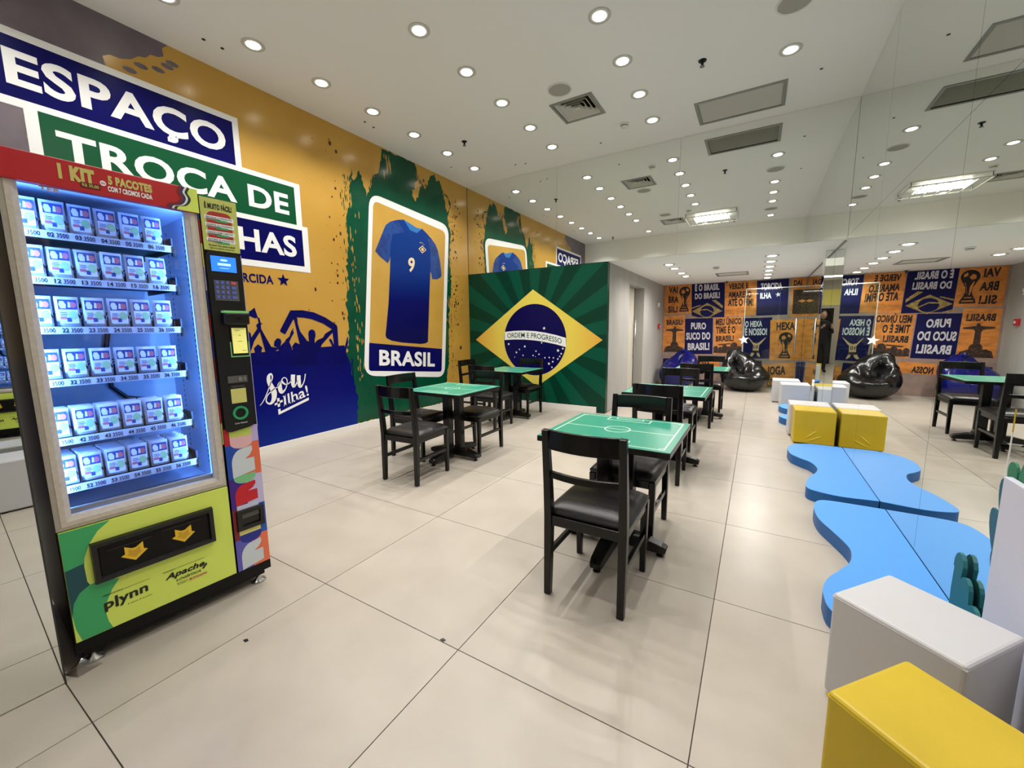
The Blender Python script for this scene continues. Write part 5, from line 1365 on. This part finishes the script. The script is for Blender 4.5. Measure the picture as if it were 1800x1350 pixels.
for k, c in enumerate(edge_cols):
    z0 = 0.80 + k * 0.106
    MB().box(0.5765, -0.006, z0, 0.581, 0.004, min(z0 + 0.106, 1.966)).build('film_edge', cm(c), vm)
MB().box(0.734, -0.010, 0.86, 0.737, 0.002, 1.72).build('film_edge', cm('#C0B8DE'), vm)
# black rounded fascia
fa = rounded([(0.588, 0.853), (0.730, 0.875), (0.731, 1.722), (0.584, 1.726)], 0.035)
mb = MB(); n = len(fa)
mb.add([(a, -0.012, b) for a, b in fa] + [(a, -0.020, b) for a, b in fa], [tuple(range(n, 2 * n))] + [(i, (i + 1) % n, (i + 1) % n + n, i + n) for i in range(n)])
mb.build('control_fascia', M['black_plastic'], vm)
ff = 0.0204
MB().poly(rect(0.584, 1.728, 0.733, 1.963), front(ft + 0.002)).build('instruction_label', mat('label_lime', '#BFC463', 0.45), vm)
put_text(MB(), 'É MUITO FÁCIL!', rect(0.602, 1.915, 0.712, 1.940), front(ft + 0.003), 0.045).build('label_lettering', ink, vm)
MB().poly(rounded(rect(0.606, 1.765, 0.708, 1.905), 0.03), front(ft + 0.0026)).build('label_red_patch', mat('label_red', '#A82A1E', 0.45), vm)
for k in range(4):
    z = 1.875 - 0.033 * k
    mb = MB().poly(rect(0.598, z - 0.008, 0.716, z + 0.010), front(ft + 0.003)); mb.build('label_strip', M['white_print'], vm)
    mb = MB().poly(rect(0.640, z - 0.014, 0.690, z - 0.005), front(ft + 0.0034)); mb.build('label_step', vgreen, vm)
    mb = MB(); put_text(mb, ['ESCOLHA O PRODUTO', 'DIGITE O CÓDIGO', 'PAGUE COM CARTÃO', 'RETIRE O PACOTE'][k], rect(0.604, z - 0.001, 0.708, z + 0.006), front(ft + 0.0038), 0.02); mb.poly(rect(0.602, z - 0.0065, 0.66, z - 0.0035), front(ft + 0.0038)); mb.build('label_lettering', ink, vm)
put_text(MB(), 'Pronto! Viu como é fácil?', rect(0.604, 1.748, 0.712, 1.756), front(ft + 0.003), 0.03).build('label_lettering', ink, vm)
put_text(MB(), 'Agora é só aguardar suas figurinhas.', rect(0.606, 1.737, 0.710, 1.743), front(ft + 0.003), 0.02).build('label_lettering', ink, vm)
MB().box(0.602, -0.023, 1.633, 0.706, -0.020, 1.703).build('screen', mat('screen_blue', '#2268D8', 0.3, emit=1.3), vm)
MB().poly(rect(0.628, 1.661, 0.682, 1.672), front(0.0236)).poly(ell(0.655, 1.686, 0.016, 0.005, 16), front(0.0236)).poly(rect(0.636, 1.648, 0.674, 1.650), front(0.0236)).build('screen_text', mat('screen_pale', '#9CC8F6', 0.3, emit=1.2), vm)
kp = MB().box(0.605, -0.0225, 1.498, 0.706, -0.020, 1.592).build('keypad', M['steel_dark'], vm)
keyb = mat('key_blue', '#5566C0', 0.4); keyr = mat('key_red', '#C05060', 0.4)
for r in range(4):
    for c in range(4):
        u = 0.616 + 0.0215 * c; z = 1.582 - 0.0225 * r
        wd = 0.006 if c < 3 else 0.010
        MB().box(u - wd + (0.004 if c == 3 else 0), -0.027, z - 0.007, u + wd + (0.004 if c == 3 else 0), -0.0225, z + 0.007).build('key', keyr if (c == 3 and r == 0) else keyb, kp)
rd = MB().box(0.622, -0.055, 1.385, 0.731, -0.020, 1.440).build('card_reader', M['black_plastic'], vm, bevel=0.006)
MB().box(0.622, -0.050, 1.440, 0.731, -0.020, 1.450).build('reader_glow', mat('reader_green', '#6FAF68', 0.4, emit=0.35), rd)
MB().poly(ell(0.68, 1.412, 0.013, 0.006, 16), front(0.0555)).build('reader_slot', vblack, rd)
MB().box(0.650, -0.026, 1.232, 0.724, -0.020, 1.380).build('terminal_bezel', M['black_plastic'], vm)
MB().box(0.646, -0.022, 1.226, 0.728, -0.020, 1.300).build('terminal_glow', MATS['reader_green'], vm)
MB().box(0.656, -0.0275, 1.244, 0.719, -0.026, 1.368).build('terminal_screen', mat('screen_yellow', '#E2DC7C', 0.4, emit=0.45), vm)
mb = MB()
for z, w0, w1 in ((1.362, 0.662, 0.712), (1.354, 0.668, 0.690), (1.33, 0.684, 0.694), (1.302, 0.678, 0.698), (1.256, 0.694, 0.712)): mb.poly(rect(w0, z, w1, z + 0.0025), front(0.0278))
mb.build('terminal_text', mat('screen_ink', '#8A8650', 0.5), vm)
MB().box(0.620, -0.0225, 1.100, 0.706, -0.020, 1.134).build('lock_plate', M['steel_dark'], vm)
MB().lathe([(0.0, 0), (0.011, 0), (0.010, 0.004), (0, 0.005)], 18).build('lock_barrel', M['steel'], vm).matrix_local = Matrix.Translation((0.674, -0.0225, 1.117)) @ Matrix.Rotation(PI / 2, 4, 'X')
MB().box(0.690, -0.0235, 1.110, 0.698, -0.0225, 1.126).build('lock_mark', M['steel'], vm)
MB().poly(rect(0.628, 0.998, 0.695, 1.070), front(0.0208)).build('blank_sticker', mat('sticker_lime', '#CFCB74', 0.45), vm)
MB().box(0.630, -0.0225, 1.076, 0.690, -0.0204, 1.086).build('sticker_heading', mat('sticker_grey', '#3A3A36', 0.5), vm)
rg = MB().ring(0.024, 0.034, 0.0, 0.008, 28).build('return_ring', mat('ring_green', '#1E7A4C', 0.3, emit=0.35), vm); rg.matrix_local = Matrix.Translation((0.660, -0.0204, 0.948)) @ Matrix.Rotation(PI / 2, 4, 'X')
rg2 = MB().lathe([(0, 0.0), (0.023, 0.0), (0.018, 0.006), (0, 0.007)], 24).build('return_button', vblack, vm); rg2.matrix_local = rg.matrix_local.copy()
put_text(MB(), 'Coin Return', rect(0.632, 0.893, 0.688, 0.900), front(0.0208), 0.02, caps=False).build('fascia_lettering', M['white_print'], vm)
ct = MB()
ct.loft([[(0.596, -0.012, 0.336), (0.724, -0.012, 0.336), (0.724, -0.012, 0.447), (0.596, -0.012, 0.447)], [(0.598, -0.026, 0.340), (0.722, -0.026, 0.340), (0.722, -0.026, 0.443), (0.598, -0.026, 0.443)],
         [(0.617, -0.026, 0.360), (0.703, -0.026, 0.360), (0.703, -0.026, 0.428), (0.617, -0.026, 0.428)], [(0.617, -0.014, 0.360), (0.703, -0.014, 0.360), (0.703, -0.014, 0.428), (0.617, -0.014, 0.428)]])
ct.build('coin_tray', M['black_plastic'], vm); MB().box(0.620, -0.0195, 0.400, 0.700, -0.014, 0.424).build('tray_flap', mat('smoked_plastic', '#4A4A46', 0.25), vm)
# scrap of clear plastic by the machine foot
t = thing('plastic_scrap', 'crumpled clear plastic scrap on the floor at the vending machine foot', 'scrap', (-2.25, 0.345, 0.0))
MB().add([(-0.035, -0.03, 0.002), (0.03, -0.005, 0.003), (0.02, 0.07, 0.002), (-0.02, 0.02, 0.045), (0.0, 0.0, 0.03)], [(0, 1, 4), (1, 2, 4), (2, 3, 4), (3, 0, 4)]).build('sheet', mat_glass('cloudy_plastic', '#D8D4D0', 0.2), t)
for x, y in ((-1.85, 0.78), (-1.10, 1.22)):
    t = thing('floor_scrap', 'tiny dark scrap on the floor tiles, %s' % ('before the vending machine' if x < -1.5 else 'in the open floor'), 'scrap', (x, y, 0.0))
    MB().prism([(-0.012, -0.006), (0.008, -0.008), (0.012, 0.004), (-0.004, 0.007)], 0.0005, 0.003).build('scrap', M['black_plastic'], t)

# ------------------------------------------------------------------ the photographer (seen only in the mirrored pillar)
def skin_body(name, verts, edges, radii, m, parent, sub=2, root=0):
    me = bpy.data.meshes.new(name); me.from_pydata(verts, edges, [])
    bm = bmesh.new(); bm.from_mesh(me); lay = bm.verts.layers.skin.verify()
    bm.verts.ensure_lookup_table()
    for i, v in enumerate(bm.verts):
        r = radii[i]; v[lay].radius = r if isinstance(r, tuple) else (r, r); v[lay].use_root = (i == root)
    bm.to_mesh(me); bm.free()
    o = bpy.data.objects.new(name, me); COL.objects.link(o)
    o.modifiers.new('skin', 'SKIN').use_smooth_shade = True
    s = o.modifiers.new('subdivision', 'SUBSURF'); s.levels = sub; s.render_levels = sub
    me.materials.append(m); o.parent = parent
    return o
cloth = mat('black_cotton', '#101012', 0.85); trouser = mat('black_trousers', '#0C0C0F', 0.85); skin_m = mat('skin_tone', '#C08E70', 0.55); hair_m = mat('dark_hair', '#1A1412', 0.6)
# local frame: person looks along +y, lens at (0, 0.42, 1.35)
PYAW = math.radians(13)
PX = Vector((0.42 * math.sin(PYAW), -0.42 * math.cos(PYAW), 0))
per = thing('person', 'person in black holding up a phone, seen in the mirrored pillar', 'person', PX, PYAW)
V = [(0, -0.02, 0.96), (0, -0.03, 1.12), (0, -0.03, 1.30), (0, -0.03, 1.43), (0, -0.01, 1.50),
     (0.10, -0.02, 0.90), (0.115, 0.0, 0.50), (0.12, -0.02, 0.10), (-0.10, -0.02, 0.90), (-0.115, 0.0, 0.50), (-0.12, -0.02, 0.10),
     (0.175, -0.03, 1.40), (0.24, 0.02, 1.14), (0.135, 0.27, 1.26), (-0.175, -0.03, 1.40), (-0.24, 0.02, 1.14), (-0.135, 0.27, 1.26),
     (0.125, 0.10, 0.05), (-0.125, 0.10, 0.05)]
Ed = [(0, 1), (1, 2), (2, 3), (3, 4), (0, 5), (5, 6), (6, 7), (0, 8), (8, 9), (9, 10), (3, 11), (11, 12), (12, 13), (3, 14), (14, 15), (15, 16), (7, 17), (10, 18)]
Rr = [(0.155, 0.11), (0.15, 0.105), (0.165, 0.11), (0.13, 0.09), 0.055, (0.095, 0.095), 0.062, 0.045, (0.095, 0.095), 0.062, 0.045, 0.065, 0.048, 0.036, 0.065, 0.048, 0.036, 0.04, 0.04]
skin_body('clothed_body', V, Ed, Rr, cloth, per)
def ball(name, c, r, m, parent, n=20, k=14, fn=None):
    vs = []; fs = []
    for j in range(k + 1):
        ph = PI * j / k
        for i in range(n):
            a = 2 * PI * i / n; p = Vector((math.sin(ph) * math.cos(a), math.sin(ph) * math.sin(a), -math.cos(ph)))
            if fn: p = fn(p)
            vs.append((c[0] + p.x * r[0], c[1] + p.y * r[1], c[2] + p.z * r[2]))
    for j in range(k):
        for i in range(n):
            a = j * n + i; b = j * n + (i + 1) % n; fs.append((a, b, b + n, a + n))
    return MB().add(vs, fs).build(name, m, parent, smooth=True)
def face(p):
    q = p.copy()
    if q.z < -0.1: q.x *= 1 - 0.28 * (-q.z); q.y = q.y * (1 - 0.12 * (-q.z)) + 0.05
    if q.y > 0.6 and abs(q.x) < 0.22 and -0.35 < q.z < 0.12: q.y += 0.16 * (1 - abs(q.x) / 0.22)
    return q
hd_ = ball('head', (0, 0.01, 1.645), (0.078, 0.098, 0.118), skin_m, per, fn=face)
ball('hair', (0, -0.008, 1.672), (0.086, 0.100, 0.106), hair_m, hd_, fn=lambda p: Vector((p.x, min(p.y, 0.55 + 0.5 * max(0, p.z)), max(p.z, -0.25 if p.y < 0.3 else 0.25))))
for s in (-1, 1):
    ball('ear', (s * 0.079, 0.0, 1.635), (0.010, 0.022, 0.030), skin_m, hd_, 10, 8)
    ball('eye', (s * 0.030, 0.098, 1.652), (0.012, 0.008, 0.007), hair_m, hd_, 10, 8)
MB().tube([(-0.022, 0.100, 1.588), (0, 0.106, 1.586), (0.022, 0.100, 1.588)], 0.005, 6).build('mouth', mat('lip', '#8E5348', 0.5), hd_)
for s in (-1, 1):       # hands around the phone edges, five fingers each
    hv = [(s * 0.132, 0.285, 1.27), (s * 0.112, 0.335, 1.315), (s * 0.098, 0.368, 1.345)]
    he = [(0, 1), (1, 2)]; hr = [0.026, (0.034, 0.018), (0.036, 0.016)]
    for k in range(4):
        zz = 1.385 - 0.021 * k; Lf = (0.024, 0.028, 0.026, 0.018)[k]
        b = len(hv)
        hv += [(s * 0.096, 0.385, zz), (s * 0.088, 0.400, zz), (s * (0.086 - Lf), 0.4045, zz + 0.002)]
        he += [(2, b), (b, b + 1), (b + 1, b + 2)]; hr += [0.0095, 0.0085, 0.0075]
    b = len(hv)
    hv += [(s * 0.088, 0.352, 1.325), (s * 0.070, 0.372, 1.340), (s * 0.055, 0.380, 1.352)]; he += [(1, b), (b, b + 1), (b + 1, b + 2)]; hr += [0.012, 0.010, 0.009]
    skin_body('hand', hv, he, hr, skin_m, per, 1)
# the phone, just behind the viewpoint
ph = thing('phone', 'dark phone held up in both hands by the person in black', 'phone', (0, 0, CAM_H))
ph.rotation_euler = cam.matrix_world.to_euler()
MB().box(-0.08, -0.038, 0.004, 0.08, 0.038, 0.012).build('case', M['black_plastic'], ph, bevel=0.002)
MB().box(-0.074, -0.034, 0.012, 0.074, 0.034, 0.0128).build('screen', mat('phone_screen', '#3A4A5A', 0.2, emit=0.4), ph)
